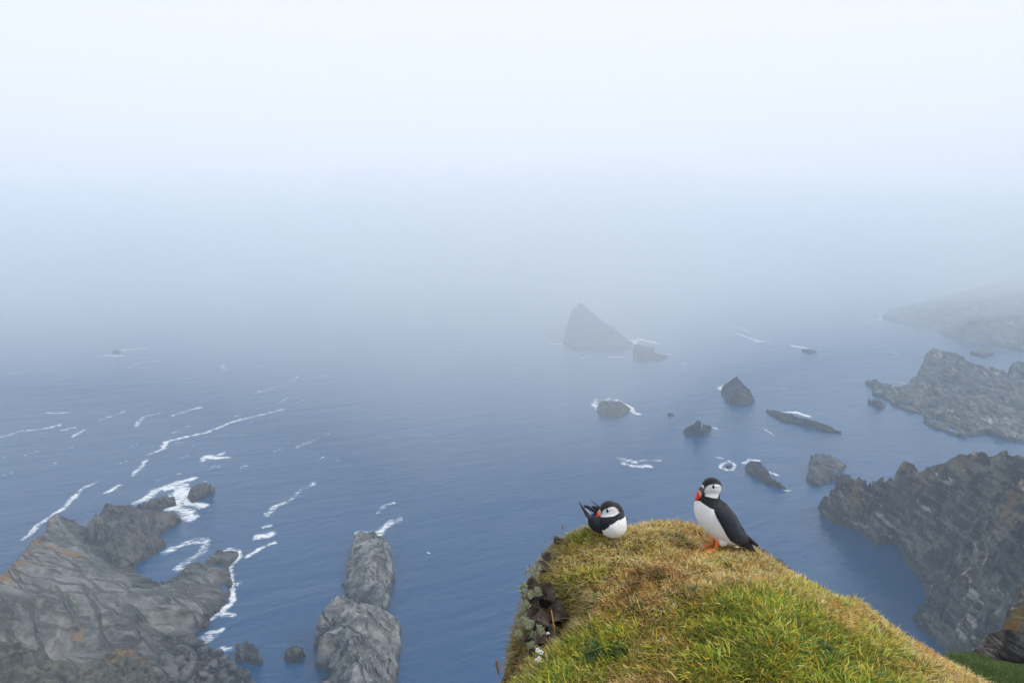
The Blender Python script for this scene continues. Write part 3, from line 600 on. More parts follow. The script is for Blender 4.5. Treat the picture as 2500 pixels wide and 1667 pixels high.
def pillar(name, label, poly, ztop, shrink=0.12):
    c = poly[:, :2].mean(0); n = len(poly); lev = [ztop, ztop - 4, ztop - 15, 40, -6]
    V = []
    for j, z in enumerate(lev):
        for i in range(n):
            p = c + (poly[i, :2] - c) * (1 - shrink); V.append((p[0] + (random.uniform(-.06, .06) if j else 0), p[1] + (random.uniform(-.06, .06) if j else 0), z))
    F = [(j * n + i, j * n + (i + 1) % n, (j + 1) * n + (i + 1) % n, (j + 1) * n + i) for j in range(len(lev) - 1) for i in range(n)]
    return tag(mesh_np(name, V, np.array(F), M_near, smoothed=False), label, None, kind='structure')
pillar('cliff_face', 'sheer rock under the knoll', KN, 98.0)

# a lower green bank and a lichened crag beyond the right end of the knoll
BK = np.array([at_ref(*p) for p in ((2285,1625,4.2),(2315,1597,4.8),(2350,1587,5.2),(2400,1579,5.6),(2455,1583,5.7),(2510,1594,5.6),(2640,1640,5.2),(2800,1900,3.6),(2560,2100,2.7),(2320,1900,2.95),(2270,1720,3.6))])
bk_z = turf_field(BK, np.array([at_ref(2420, 1640, 4.5), at_ref(2480, 1720, 3.9)]))
bank = grid_mesh('grass_bank', np.arange(1.5, 6.6, .04), np.arange(2.2, 7.6, .04), lambda X, Y: bk_z(X, Y, 1.6, 2.2), M_soilg, cut=-.6); tag(bank, 'green grass bank below the knoll', None, kind='structure')
pillar('cliff_face', 'sheer rock under the green bank', BK, 95.2)
M_crag = rock_mat('lichened_crag', (0.05, 0.05, 0.045), (0.12, 0.118, 0.105), (0.21, 0.205, 0.185), dip=(.3, .9, .4), strata=.3, lichen=.75, green=.5, size=.16, wet=.01)
rock('crag', 'lichen-stained rock crag at the right edge above the green bank', M_crag,
     [(2440,1592,'Y',8.6),(2449,1560,'Y',9.0),(2458,1520,'Y',9.4),(2462,1487,'Y',9.8),(2478,1470,'Y',10),(2490,1440,'Y',10.3),(2520,1400,'Y',10.6),(2620,1380,'Y',10.6),(2760,1500,'Y',9.5),(2700,1700,'Y',7.5),(2520,1680,'Y',7.3),(2450,1640,'Y',7.8)],
     [(2500,1500,'Y',9.4),(2490,1560,'Y',8.7)], res=.07, rough=.2, steps=.4, step_amp=.4, seed=91, cat='crag', steep=8, base=88.0, dip=(.5, .3),
     lich=[((2470,1510,'Y',9.4),.25,.8),((2490,1480,'Y',9.7),.2,.6)])

def on_ground(px, py, up):
    lo = 1.2
    while lo < 3.2:
        q = at_t(px, py, lo + .01)
        if q[2] < ground(q[0], q[1]): break
        lo += .01
    hi = lo + .01
    for _ in range(20):
        mid = (lo + hi) / 2; p = at_t(px, py, mid)
        if p[2] > ground(p[0], p[1]): lo = mid
        else: hi = mid
    return (px, py, lo - up)
# ---- grass
def hsv_mix(u, pal):
    pal = np.array(pal); i = np.minimum((u * len(pal)).astype(int), len(pal) - 1); return pal[i]
STRAW = [(0.46, 0.36, 0.17), (0.50, 0.41, 0.24), (0.34, 0.25, 0.10), (0.28, 0.20, 0.08), (0.40, 0.30, 0.12), (0.25, 0.14, 0.055), (0.30, 0.25, 0.08), (0.55, 0.47, 0.32), (0.22, 0.16, 0.06), (0.33, 0.21, 0.10)]
GREEN = [(0.11, 0.15, 0.012), (0.17, 0.20, 0.014), (0.07, 0.12, 0.010), (0.23, 0.23, 0.022), (0.28, 0.24, 0.03), (0.13, 0.17, 0.014), (0.045, 0.085, 0.010), (0.40, 0.33, 0.10), (0.38, 0.22, 0.02), (0.19, 0.22, 0.02), (0.05, 0.10, 0.03)]
OLIVE = [(0.22, 0.19, 0.025), (0.29, 0.24, 0.035), (0.17, 0.17, 0.02), (0.30, 0.23, 0.06), (0.36, 0.29, 0.12), (0.13, 0.13, 0.03)]
M_grass, nt_, b_ = new_mat('grass_blade')
at_ = N(nt_, 'ShaderNodeAttribute', attribute_name='Col'); nt_.links.new(at_.outputs['Color'], b_.inputs['Base Color'])
b_.inputs['Roughness'].default_value = .55; b_.inputs['Specular IOR Level'].default_value = .25
ad = N(nt_, 'ShaderNodeBsdfTranslucent'); nt_.links.new(at_.outputs['Color'], ad.inputs[0]); mx = N(nt_, 'ShaderNodeMixShader'); mx.inputs[0].default_value = .22
nt_.links.new(b_.outputs[0], mx.inputs[1]); nt_.links.new(ad.outputs[0], mx.inputs[2]); nt_.links.new(mx.outputs[0], nt_.nodes['Material Output'].inputs[0])
def blades(name, X, Y, Z, L, Wd, lean, az, col, parent=None, curl=None):
    n = len(X); curl = rng.uniform(.0, .7, n) if curl is None else curl
    dirh = np.stack([np.cos(az), np.sin(az), np.zeros(n)], 1); side = np.stack([-np.sin(az), np.cos(az), np.zeros(n)], 1)
    tw = rng.uniform(-.9, .9, n); side = side * np.cos(tw)[:, None] + np.stack([np.zeros(n), np.zeros(n), np.sin(tw)], 1)
    b0 = np.stack([X, Y, Z], 1)
    def pt(s):
        a = lean + curl * s; return b0 + dirh * (np.sin(a) * L * s)[:, None] + np.stack([np.zeros(n), np.zeros(n), np.cos(a) * L * s], 1)
    m1, tip = pt(.55), pt(1.0); w = side * (Wd / 2)[:, None]
    V = np.stack([b0 - w * .8, b0 + w * .8, m1 - w, m1 + w, tip], 1).reshape(-1, 3); k = np.arange(n)[:, None] * 5
    Q = k + np.array([[0, 1, 3, 2]]); T = k + np.array([[2, 3, 4]])
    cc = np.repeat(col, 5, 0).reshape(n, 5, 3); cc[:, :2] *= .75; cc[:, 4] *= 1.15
    return mesh_np(name, V, [Q, T], M_grass, cols=np.clip(cc.reshape(-1, 3), 0, .8), smoothed=False, parent=parent)
gz = [(at_k(1960,1590,99.0),.25,1.0),(at_k(1880,1470,99.0),.15,.55),(at_k(2120,1650,98.95),.13,.7),(at_k(1740,1640,98.98),.14,.7),(at_k(1380,1640,98.83),.16,.95),(at_k(1480,1575,98.88),.11,.7),(at_k(1300,1640,98.81),.12,.9),(at_k(1370,1450,98.86),.06,.75),(at_k(1460,1400,98.92),.05,.5),(at_k(2150,1560,98.9),.12,.45),(at_k(1560,1610,98.92),.10,.5),(at_k(1400,1320,98.91),.08,.45),(at_k(1560,1350,98.95),.07,.35)]
def greenness(x, y):
    g = np.zeros(len(x))
    for c, r, s in gz: g = np.maximum(g, s * np.exp(-(((x - c[0]) / r) ** 2 + ((y - c[1]) / r) ** 2) * .8))
    return g + (fbm(x * 6, y * 6, None, 5, 4) - .5) * .75
def sow(n, x0, x1, y0, y1):
    x = rng.uniform(x0, x1, n); y = rng.uniform(y0, y1, n)
    z, d = kn_z(x, y); return x, y, z, d
x, y, z, d = sow(720000, -.25, 1.75, .95, 2.75)
thin = fbm(x * 14, y * 14, None, 55, 3)
ok = (d > -.10) & ((d > 0) | (rng.random(len(x)) < .6)) & (thin > .20 + .1 * rng.random(len(x)))
# thin the cover with nearness: near blades show larger
ok &= rng.random(len(x)) < np.where(y < 1.25, .6, 1.0)
x, y, z, d = x[ok], y[ok], z[ok], d[ok]
g = greenness(x, y); u = rng.random(len(x)); n = len(x)
isg = g + rng.normal(0, .2, n) > .58; iso = (~isg) & (g + rng.normal(0, .2, n) > .36)
col = np.where(isg[:, None], hsv_mix(u, GREEN), np.where(iso[:, None], hsv_mix(u, OLIVE), hsv_mix(u, STRAW)))
rust = smooth(.55, .68, fbm(x * 9 + 4, y * 9, None, 31, 3)) * (~isg)
col = col * (1 - .45 * rust[:, None]) + .45 * rust[:, None] * np.array((.30, .15, .07))
col = np.where(isg[:, None], 1.0, np.array((1.08, 1.0, .78))) * 1.85 * col * rng.uniform(.38, 1.6, n)[:, None] * (0.75 + .5 * fbm(x * 4, y * 4, None, 8, 3))[:, None]
hollow_shade_px = [(1545,1350),(1500,1385),(1560,1402),(1548,1430),(1530,1455),(1600,1400),(1790,1395),(1680,1330),(1440,1480),(1590,1545),(1900,1380),(1760,1560)]  # hollows in the turf: their shade is painted into the blade colour, ground stays undented
hollow_shade = np.zeros(n)
for q in hollow_shade_px:
    c_ = at_t(*on_ground(q[0], q[1], 0)); hollow_shade = np.maximum(hollow_shade, np.exp(-(((x - c_[0]) / .022) ** 2 + ((y - c_[1]) / .026) ** 2)))
col = col * (1 - .8 * hollow_shade)[:, None]
em = np.zeros(n)
for q, r_ in (((1652,1308), .024), ((1455,1600), .03), ((1520,1588), .02), ((1560,1480), .02), ((1430,1300), .02), ((1690,1440), .016), ((1365,1455), .03), ((2010,1590), .03)):
    c_ = at_t(*on_ground(q[0], q[1], 0)); em = np.maximum(em, np.exp(-(((x - c_[0]) / r_) ** 2 + ((y - c_[1]) / r_ / 1.2) ** 2)))
emm = (em > rng.random(n) * .9 + .15)[:, None]; col = np.where(emm, np.array((.035, .11, .045)) * rng.uniform(.6, 1.6, n)[:, None], col)
col = col * (.5 + 1.0 * fbm(x * 17, y * 17, None, 91, 3))[:, None]
Lb = np.where(isg, rng.uniform(.018, .045, n), rng.uniform(.012, .030, n)); Wb = np.where(isg, rng.uniform(.0012, .0024, n), rng.uniform(.0008, .0018, n))
lean = np.where(isg, rng.uniform(.35, 1.35, n), rng.uniform(.5, 1.5, n))
flow = fbm(x * 2.3, y * 2.3, None, 61, 2) * 9 + rng.normal(0, 1.9, n)
out = d < .06; 
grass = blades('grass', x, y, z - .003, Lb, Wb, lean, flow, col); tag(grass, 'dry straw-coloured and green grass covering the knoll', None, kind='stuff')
# brown dead blades hanging over the rim stones on the left
hx, hy = rng.uniform(0.0, .32, 26000), rng.uniform(1.55, 2.25, 26000); hz, hd = kn_z(hx, hy); ok = (np.abs(hd) < .075); hx, hy, hz, hd = hx[ok], hy[ok], hz[ok], hd[ok]; n = len(hx)
hc_ = hsv_mix(rng.random(n), [(0.42, 0.32, 0.15), (0.28, 0.18, 0.06), (0.52, 0.42, 0.22), (0.20, 0.20, 0.03), (0.34, 0.24, 0.09), (0.14, 0.16, 0.03)]) * rng.uniform(.7, 1.4, n)[:, None]
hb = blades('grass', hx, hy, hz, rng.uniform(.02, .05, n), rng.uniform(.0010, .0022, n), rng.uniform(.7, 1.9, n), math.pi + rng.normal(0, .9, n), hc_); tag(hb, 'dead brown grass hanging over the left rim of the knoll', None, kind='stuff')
# the bank's grass
bx, by = rng.uniform(1.8, 5.8, 80000), rng.uniform(2.6, 7.2, 80000); bz, bd = bk_z(bx, by, 1.6, 2.2); ok = bd > -.15; bx, by, bz = bx[ok], by[ok], bz[ok]; n = len(bx)
bc = hsv_mix(rng.random(n), [(0.05, 0.10, 0.012), (0.07, 0.13, 0.018), (0.04, 0.08, 0.012), (0.09, 0.13, 0.025)]) * rng.uniform(.7, 1.2, n)[:, None]
gb = blades('grass', bx, by, bz - .003, rng.uniform(.05, .11, n), rng.uniform(.003, .006, n), rng.uniform(.3, 1.2, n), rng.uniform(0, 6.28, n), bc); tag(gb, 'short dark green grass on the lower bank', None, kind='stuff')

# ---- stones and lichen tufts under the left rim, schist rim on the right
M_stone = rock_mat('rim_stone', (0.02, 0.014, 0.010), (0.06, 0.046, 0.036), (0.17, 0.15, 0.13), strata=.6, lichen=.12, size=.025, wet=.01)
def stone_mesh(seed):
    bm = bmesh.new(); bmesh.ops.create_icosphere(bm, subdivisions=4, radius=1.0); r = random.Random(seed)
    planes = [(Vector((r.gauss(0, 1), r.gauss(0, 1), r.gauss(0, 1))).normalized(), r.uniform(.35, .8)) for _ in range(12)]
    for v in bm.verts:
        for nn, dd in planes:
            e = v.co.dot(nn) - dd
            if e > 0: v.co -= nn * e * .95
    P = np.array([v.co[:] for v in bm.verts]); f1 = fbm(P[:, 0] * 3 + seed, P[:, 1] * 3, P[:, 2] * 3, seed, 5, .6) - .5
    for v, q in zip(bm.verts, f1): v.co *= 1 + .75 * q
    me = bpy.data.meshes.new('stone'); bm.to_mesh(me); bm.free(); me.materials.append(M_stone); return me
sm = [stone_mesh(100 + i) for i in range(5)]
stones = [ # px, py, depth, radius m, squash, label
 (1360,1318,2.32,.020,.7,'small curled dark stone jutting out at the upper left rim of the knoll'),
 (1336,1354,2.20,.022,.8,'dark stone in the left rim just above the lichen tufts'),
 (1322,1382,2.14,.024,.7,'dark flat stone in the left rim beside a thin dry stalk'),
 (1296,1420,2.08,.032,.9,'brown stone in the left rim under the upper lichen tufts'),
 (1300,1475,2.03,.045,.9,'large dark stone in the middle of the left rim'),
 (1330,1455,2.04,.04,.9,'dark stone hidden under the overhanging left turf'),
 (1288,1520,1.98,.038,1.0,'black stone hung with pale green lichen at the left rim'),
 (1325,1520,1.97,.05,.9,'dark hollowed stone beneath the overhanging turf'),
 (1362,1505,1.99,.045,.9,'dark stone at the back of the hollow in the left rim'),
 (1290,1560,1.94,.026,.9,'black knob of rock low on the left rim'),
 (1320,1562,1.93,.034,.9,'dark brown stone at the foot of the left rim'),
 (1350,1545,1.94,.035,.8,'reddish brown stone beside the white pebble'),
 (1312,1596,1.90,.026,1.1,'narrow dark stone lowest on the left rim, above white flowers'),
]
for i, (px, py, t, r, q, lab) in enumerate(stones):
    o = link(bpy.data.objects.new('stone', sm[i % 5])); o.location = at_t(px, py, t); o.rotation_euler = (i * 1.3, i * .7, i * 2.1); o.scale = (r, r * .95, r * q)
    tag(o, lab, 'stone', 'stones of the left rim')
M_peb = plain('pale_pebble', (0.62, 0.58, 0.52), .8, .2, .4, 120)
pb = link(bpy.data.objects.new('pebble', boulder_mesh(222))); pb.data.materials.clear(); pb.data.materials.append(M_peb); pb.location = at_t(1337, 1545, 1.905); pb.scale = (.007, .005, .0045); tag(pb, 'small white pebble lodged in the left rim', 'pebble')
M_lich = plain('pale_green_lichen', (0.33, 0.36, 0.23), .9, .1)
def lichen_tuft(px, py, t, r, lab):
    c0 = at_t(px, py, t); n = 620; subs = [np.array([random.gauss(0, 1), random.gauss(0, .6), random.gauss(0, 1.2)]) * r * .6 for _ in range(4)]
    V, Q = [], []
    for _ in range(n):
        dv = np.array([random.gauss(0, 1), random.gauss(0, 1), random.gauss(0, 1)]); dv /= np.linalg.norm(dv); c = c0 + subs[random.randrange(4)]; rr = r * random.uniform(.35, .7)
        base = c + dv * rr * random.uniform(.1, .6); tip = c + dv * rr * random.uniform(.7, 1.35) + np.array([random.gauss(0, 1) for _ in range(3)]) * rr * .3
        sd_ = np.cross(dv, [random.gauss(0, 1) for _ in range(3)]); sd_ = sd_ / (np.linalg.norm(sd_) + 1e-9) * .0006
        k = len(V); V += [base - sd_, base + sd_, tip + sd_ * .6, tip - sd_ * .6]; Q.append((k, k + 1, k + 2, k + 3))
    o = mesh_np('lichen_tuft', V, np.array(Q), M_lich, smoothed=False); tag(o, lab, 'lichen', 'lichen tufts on the left rim'); return o
for px, py, t, r, lab in [(1300,1402,2.05,.017,'uppermost pale green lichen tuft on the left rim'),(1284,1440,2.0,.015,'pale lichen tuft at the left rim above the black stone'),(1302,1448,1.99,.014,'pale grey-green lichen tuft mixed with brown stones'),(1282,1475,1.96,.012,'pale lichen tuft leaning out over the sea at the left rim'),
    (1275,1515,1.92,.013,'lichen tuft on the outer side of the black hung stone'),(1288,1532,1.91,.019,'largest grey-green lichen tuft on the left rim'),(1302,1520,1.92,.011,'small lichen tuft inside of the largest tuft'),(1300,1572,1.88,.011,'lowest lichen tuft hanging on the left rim'),(1325,1537,1.9,.012,'round yellowish lichen tuft near the white pebble')]:
    lichen_tuft(px, py, t, r, lab)
# schist rim
def rim():
    px = [(1835,1322),(1870,1342),(1905,1368),(1960,1403),(2010,1436),(2060,1470),(2120,1508),(2200,1546),(2260,1577),(2330,1617),(2400,1650)]
    zed = np.interp([p[0] for p in px], [1835, 2030, 2200, 2400], [98.905, 98.86, 98.835, 98.80])
    P = np.array([at_k(a, b_, zz) for (a, b_), zz in zip(px, zed)]); 
    s = np.linspace(0, len(P) - 1, 220); Q = np.stack([np.interp(s, np.arange(len(P)), P[:, k]) for k in range(3)], 1)
    tan = np.gradient(Q, axis=0); nrm = np.stack([-tan[:, 1], tan[:, 0]], 1); nrm /= np.linalg.norm(nrm, axis=1)[:, None]
    nrm *= np.sign((nrm @ np.array((.5, .86))).mean())
    nv = 14; V = []
    for j in range(nv):
        u = j / (nv - 1); w = .11 * u - .05
        wn_ = (fbm(s * .9, np.full_like(s, u * 4), None, 44, 4) - .5) * .05
        zz = Q[:, 2] - .012 - .10 * max(0, u - .45) ** 1.2 + (fbm(s * 1.6, np.full_like(s, u * 7), None, 47, 4) - .5) * .045
        zz = np.where(u > .9, zz - .25, zz)
        V.append(np.stack([Q[:, 0] + nrm[:, 0] * (w + wn_), Q[:, 1] + nrm[:, 1] * (w + wn_), zz], 1))
    V = np.concatenate(V); m = len(s); F = np.array([(j * m + i, j * m + i + 1, (j + 1) * m + i + 1, (j + 1) * m + i) for j in range(nv - 1) for i in range(m - 1)])
    tag(mesh_np('rock_rim', V, F, M_near, smoothed=False), 'thin broken rim of grey schist along the right edge of the knoll', 'rock')
rim()

# ---- stalks, flowers, stray blades
M_stem = plain('dry_stem', (0.33, 0.24, 0.11), .8, .2); M_seed = plain('seed_head', (0.20, 0.10, 0.045), .9, .1, .5); M_pet = plain('white_petal', (0.8, 0.8, 0.78), .6, .2)
M_yel = plain('yellow_leaf', (0.62, 0.42, 0.03), .5, .3); M_org = plain('orange_leaf', (0.45, 0.24, 0.03), .6, .2); M_bud = plain('yellow_bud', (0.65, 0.5, 0.05), .6, .2)
def stalk(pts, lab, head=.3, r=.0009, rh=.0028, stemmat=None):
    P = np.array([at_t(*p) for p in pts]); s = np.linspace(0, len(P) - 1, 14); Q = np.stack([np.interp(s, np.arange(len(P)), P[:, k]) for k in range(3)], 1)
    root = empty('grass_stalk', tuple(Q[0])); Q0 = Q - Q[0]
    V, F = tube_np(Q0, r, 5); mesh_np('stem', V, F, stemmat or M_stem, parent=root)
    if head:
        k = int(14 * (1 - head)); hp = Q0[k:]; V, F = tube_np(hp, [rh * (0.35 + 1.0 * math.sin(math.pi * (i + .6) / (len(hp) + .2))) for i in range(len(hp))], 6)
        V = V + rng.normal(0, rh * .18, V.shape); mesh_np('seed_head', V, F, M_seed, parent=root)
    return tag(root, lab, 'grass stalk', 'seed stalks on the knoll rim')
stalk([(1222,1690,1.80),(1219,1650,1.80),(1211,1606,1.80)], 'leftmost seed stalk standing alone against the sea at the bottom', .45)
stalk([(1240,1690,1.78),(1240,1655,1.78),(1242,1634,1.78)], 'drooping brown seed stalk beside the yellow bud', .5)
stalk([(1268,1660,1.80),(1267,1640,1.80),(1265,1625,1.80)], 'short dark seed stalk right of the yellow bud', .5)
stalk([(1286,1640,1.83),(1275,1622,1.83),(1265,1608,1.83)], 'thin pale bare stalk leaning left above the bottom left grass', 0, .0007)
stalk([(1296,1398,2.1),(1294,1386,2.1),(1293,1378,2.1)], 'small dark seed stalk above the upper lichen tufts', .6, .0007, .0018)
stalk([(1287,1407,2.1),(1284,1399,2.1),(1282,1393,2.1)], 'tiny brown seed stalk left of the upper lichen tufts', .6, .0007, .0018)
stalk([(1336,1393,2.1),(1320,1378,2.1),(1308,1370,2.1)], 'thin straw stalk bent over the dark flat stone', 0, .0007)
stalk([(1374,1300,2.4),(1373,1290,2.4),(1373,1281,2.4)], 'short brown stalk on the skyline left of the resting puffin', .6, .0007, .0016)
stalk([(1532,1283,2.35),(1533,1272,2.35),(1532,1264,2.35)], 'thin stalk on the skyline just right of the resting puffin', .4, .0006, .0014)
stalk([(1547,1282,2.36),(1547,1270,2.36),(1549,1265,2.36)], 'second thin stalk on the skyline right of the resting puffin', .4, .0006, .0014)
stalk([(1357,1560,1.92),(1352,1525,1.92),(1346,1488,1.95)], 'tall orange-brown stem rising in front of the dark hollow', 0, .0014, stemmat=M_org)
stalk([(1530,1690,1.70),(1527,1650,1.70),(1519,1620,1.70)], 'orange-yellow grass stem upright at the bottom of the knoll', 0, .0014, stemmat=M_org)
stalk([(2355,1650,1.72),(2362,1630,1.72),(2370,1612,1.72)], 'pale dry stalk on the right end of the knoll by the green bank', .3, .0009, .0016)
def strip(name, lab, pts, r, mat, cat):
    P = np.array([at_t(*p) for p in pts]); s = np.linspace(0, len(P) - 1, 24); Q = np.stack([np.interp(s, np.arange(len(P)), P[:, k]) for k in range(3)], 1)
    for _ in range(4): Q[1:-1] = (Q[:-2] + Q[1:-1] * 2 + Q[2:]) / 4
    V, F = tube_np(Q, [(r * (1.1 - .8 * abs(i / 23 - .4)), r * .5) for i in range(24)], 6); return tag(mesh_np(name, V, F, mat), lab, cat)
strip('leaf', 'bright yellow curved leaf arching over the grass at lower left', [on_ground(1412,1618,.0),on_ground(1416,1602,.012),on_ground(1428,1592,.022),on_ground(1441,1589,.022),on_ground(1458,1582,.018),on_ground(1480,1574,.004)], .0022, M_yel, 'leaf')
strip('leaf', 'orange bent leaf beside the white flowers at the lower left rim', [(1288,1636,1.80),(1294,1624,1.80),(1304,1618,1.80),(1318,1620,1.80),(1328,1624,1.81)], .0016, M_org, 'leaf')
def flower(px, py, t, lab):
    root = empty('campion_flower', tuple(at_t(px, py, t)))
    V, F = tube_np(np.array([(0.002, -.002, -.03), (0.001, 0, -.012), (0, 0, 0)]), .0007, 5); mesh_np('stem', V, F, M_stem, parent=root)
    for k in range(5):
        a = k * 1.257 + px; c = np.array((math.cos(a) * .0042, -.003 + math.sin(a) * .002, .001 + math.sin(a) * .004))
        V, F = sphere_np(c, (.0034, .0012, .0026), 8, 5, Matrix.Rotation(a, 3, 'Y')); mesh_np('petal', V, F, M_pet, parent=root)
    return tag(root, lab, 'flower', 'white flowers at the lower left rim')
flower(1313,1586,1.82,'white campion flower highest of the cluster at the lower left rim'); flower(1321,1591,1.82,'white campion flower just right of the highest one at the rim'); flower(1309,1613,1.80,'white campion flower lower down at the rim by the orange leaf'); flower(1316,1607,1.80,'small white campion flower between the upper pair and the lower one')
bd = empty('flower_bud', tuple(at_t(1256, 1653, 1.78))); V, F = sphere_np((0, 0, 0), (.0035, .0035, .0035), 10, 8); mesh_np('bud', V, F, M_bud, parent=bd); V, F = tube_np(np.array([(0.001, 0, -.05), (0, 0, -.002)]), .0008, 5); mesh_np('stem', V, F, M_stem, parent=bd); tag(bd, 'round yellow flower bud at the bottom left of the knoll', 'flower')

# ------------------------------------------------------------------ puffins
M_body, nt_, b_ = new_mat('puffin_plumage')
at_ = N(nt_, 'ShaderNodeAttribute', attribute_name='Col'); tc_ = N(nt_, 'ShaderNodeTexCoord')
fn_ = noise(nt_, tc_.outputs['Object'], 260, 5, .65)
nt_.links.new(mixc(nt_, .35, at_.outputs['Color'], mixc(nt_, 1.0, at_.outputs['Color'], ramp(nt_, fn_, [(.3, .55), (.7, 1.25)]), 'MULTIPLY')), b_.inputs['Base Color'])
b_.inputs['Roughness'].default_value = .62; b_.inputs['Specular IOR Level'].default_value = .25; b_.inputs['Sheen Weight'].default_value = .12
bp_ = N(nt_, 'ShaderNodeBump'); setin(bp_, Strength=.25, Distance=.002); nt_.links.new(fn_, bp_.inputs['Height']); nt_.links.new(bp_.outputs[0], b_.inputs['Normal'])
M_bill, nt2, b2 = new_mat('puffin_bill'); at2 = N(nt2, 'ShaderNodeAttribute', attribute_name='Col'); nt2.links.new(at2.outputs['Color'], b2.inputs['Base Color']); b2.inputs['Roughness'].default_value = .4
M_leg = plain('orange_leg', (0.75, 0.16, 0.012), .5, .35, .3, 200); M_eye = plain('dark_eye', (0.012, 0.008, 0.008), .15, .6); M_ring = plain('red_eye_ring', (0.32, 0.03, 0.02), .5, .3)
M_ros = plain('orange_rosette', (0.75, 0.32, 0.015), .6, .25, .5, 400); M_claw = plain('black_claw', (0.02, 0.018, 0.016), .4, .4); M_line = plain('grey_crease', (0.10, 0.09, 0.10), .8, .1)
BLACK, BLUEB, WHITE, GREY = np.array((.007, .007, .010)), np.array((.009, .011, .019)), np.array((.80, .80, .80)), np.array((.60, .60, .62))
def remeshed(name, parts, voxel, smooth_it, parent, mat):
    V, F = join_np(parts); tmp = mesh_np(name, V, F)
    r = tmp.modifiers.new('r', 'REMESH'); r.mode = 'VOXEL'; r.voxel_size = voxel; r.use_smooth_shade = True
    s = tmp.modifiers.new('s', 'SMOOTH'); s.factor = .5; s.iterations = smooth_it
    dg = bpy.context.evaluated_depsgraph_get(); me = bpy.data.meshes.new_from_object(tmp.evaluated_get(dg))
    bpy.data.objects.remove(tmp); me.name = name; me.materials.clear(); me.materials.append(mat)
    o = link(bpy.data.objects.new(name, me), parent); co = np.empty(len(me.vertices) * 3, np.float32); me.vertices.foreach_get('co', co)
    return o, co.reshape(-1, 3).astype(float)
def set_col(me, cols):
    a = me.attributes.get('Col') or me.attributes.new('Col', 'FLOAT_COLOR', 'POINT'); c4 = np.ones((len(cols), 4), np.float32); c4[:, :3] = cols; a.data.foreach_set('color', c4.ravel())
def loft(rows, n=40):
    """rows of (x, z, a, b): centre in the body's midplane, half depth along the normal, half width"""
    R = np.array(rows, float); s = np.linspace(0, len(R) - 1, (len(R) - 1) * 5 + 1)
    # Catmull-Rom
    def cr(col):
        out_ = []
        for t in s:
            i = min(int(t), len(R) - 2); f = t - i; p0, p1, p2, p3 = [R[min(max(j, 0), len(R) - 1), col] for j in (i - 1, i, i + 1, i + 2)]
            out_.append(.5 * (2 * p1 + (p2 - p0) * f + (2 * p0 - 5 * p1 + 4 * p2 - p3) * f * f + (3 * p1 - p0 - 3 * p2 + p3) * f ** 3))
        return np.array(out_)
    x, z, a, b_ = cr(0), cr(1), np.maximum(cr(2), .5), np.maximum(cr(3), .5)
    tx, tz = np.gradient(x), np.gradient(z); l = np.hypot(tx, tz); tx, tz = tx / l, tz / l; V, Q = [], []
    for i in range(len(s)):
        for k in range(n):
            an = 2 * math.pi * k / n; V.append((x[i] + (-tz[i]) * math.cos(an) * a[i], math.sin(an) * b_[i], z[i] + tx[i] * math.cos(an) * a[i]))
    m = len(s); V += [(x[0], 0, z[0]), (x[-1], 0, z[-1])]
    for i in range(m - 1):
        for k in range(n): Q.append((i * n + k, i * n + (k + 1) % n, (i + 1) * n + (k + 1) % n, (i + 1) * n + k))
    T = [(len(V) - 2, (k + 1) % n, k) for k in range(n)] + [(len(V) - 1, (m - 1) * n + k, (m - 1) * n + (k + 1) % n) for k in range(n)]
    return np.array(V), [np.array(Q, np.int32), np.array(T, np.int32)], (x, z, a, b_)
def head_frame(c, yaw, pitch, roll=0):
    """rotation whose X is the bill, Y the bird's left, Z the crown"""
    return Matrix.Rotation(yaw, 3, 'Z') @ Matrix.Rotation(pitch, 3, 'Y') @ Matrix.Rotation(roll, 3, 'X')
def paint_head(P, c, R, rad, cols, crown=BLACK):
    Lc = (P - np.array(c)) @ np.array(R); r = np.linalg.norm(Lc, axis=1); u = Lc / r[:, None]
    az = np.degrees(np.arctan2(np.abs(u[:, 1]), u[:, 0])); el = np.degrees(np.arcsin(np.clip(u[:, 2], -1, 1)))
    e2 = np.where(el > -10, (el + 10) / 44, (el + 10) / 35); a2 = np.where(az < 70, (az - 70) / 52, (az - 70) / 64)
    cheek = (np.abs(a2) ** 2.3 + np.abs(e2) ** 2.3 < 1) & (r < rad * 1.3)
    edge_ = np.clip(1 - (np.abs(a2) ** 2.3 + np.abs(e2) ** 2.3), 0, 1)[cheek][:, None]; cols[cheek] = GREY * (0.80 + .32 * smooth(0, .5, edge_)) * (.92 + .12 * (u[cheek, 2:3] > .05))
    return cols
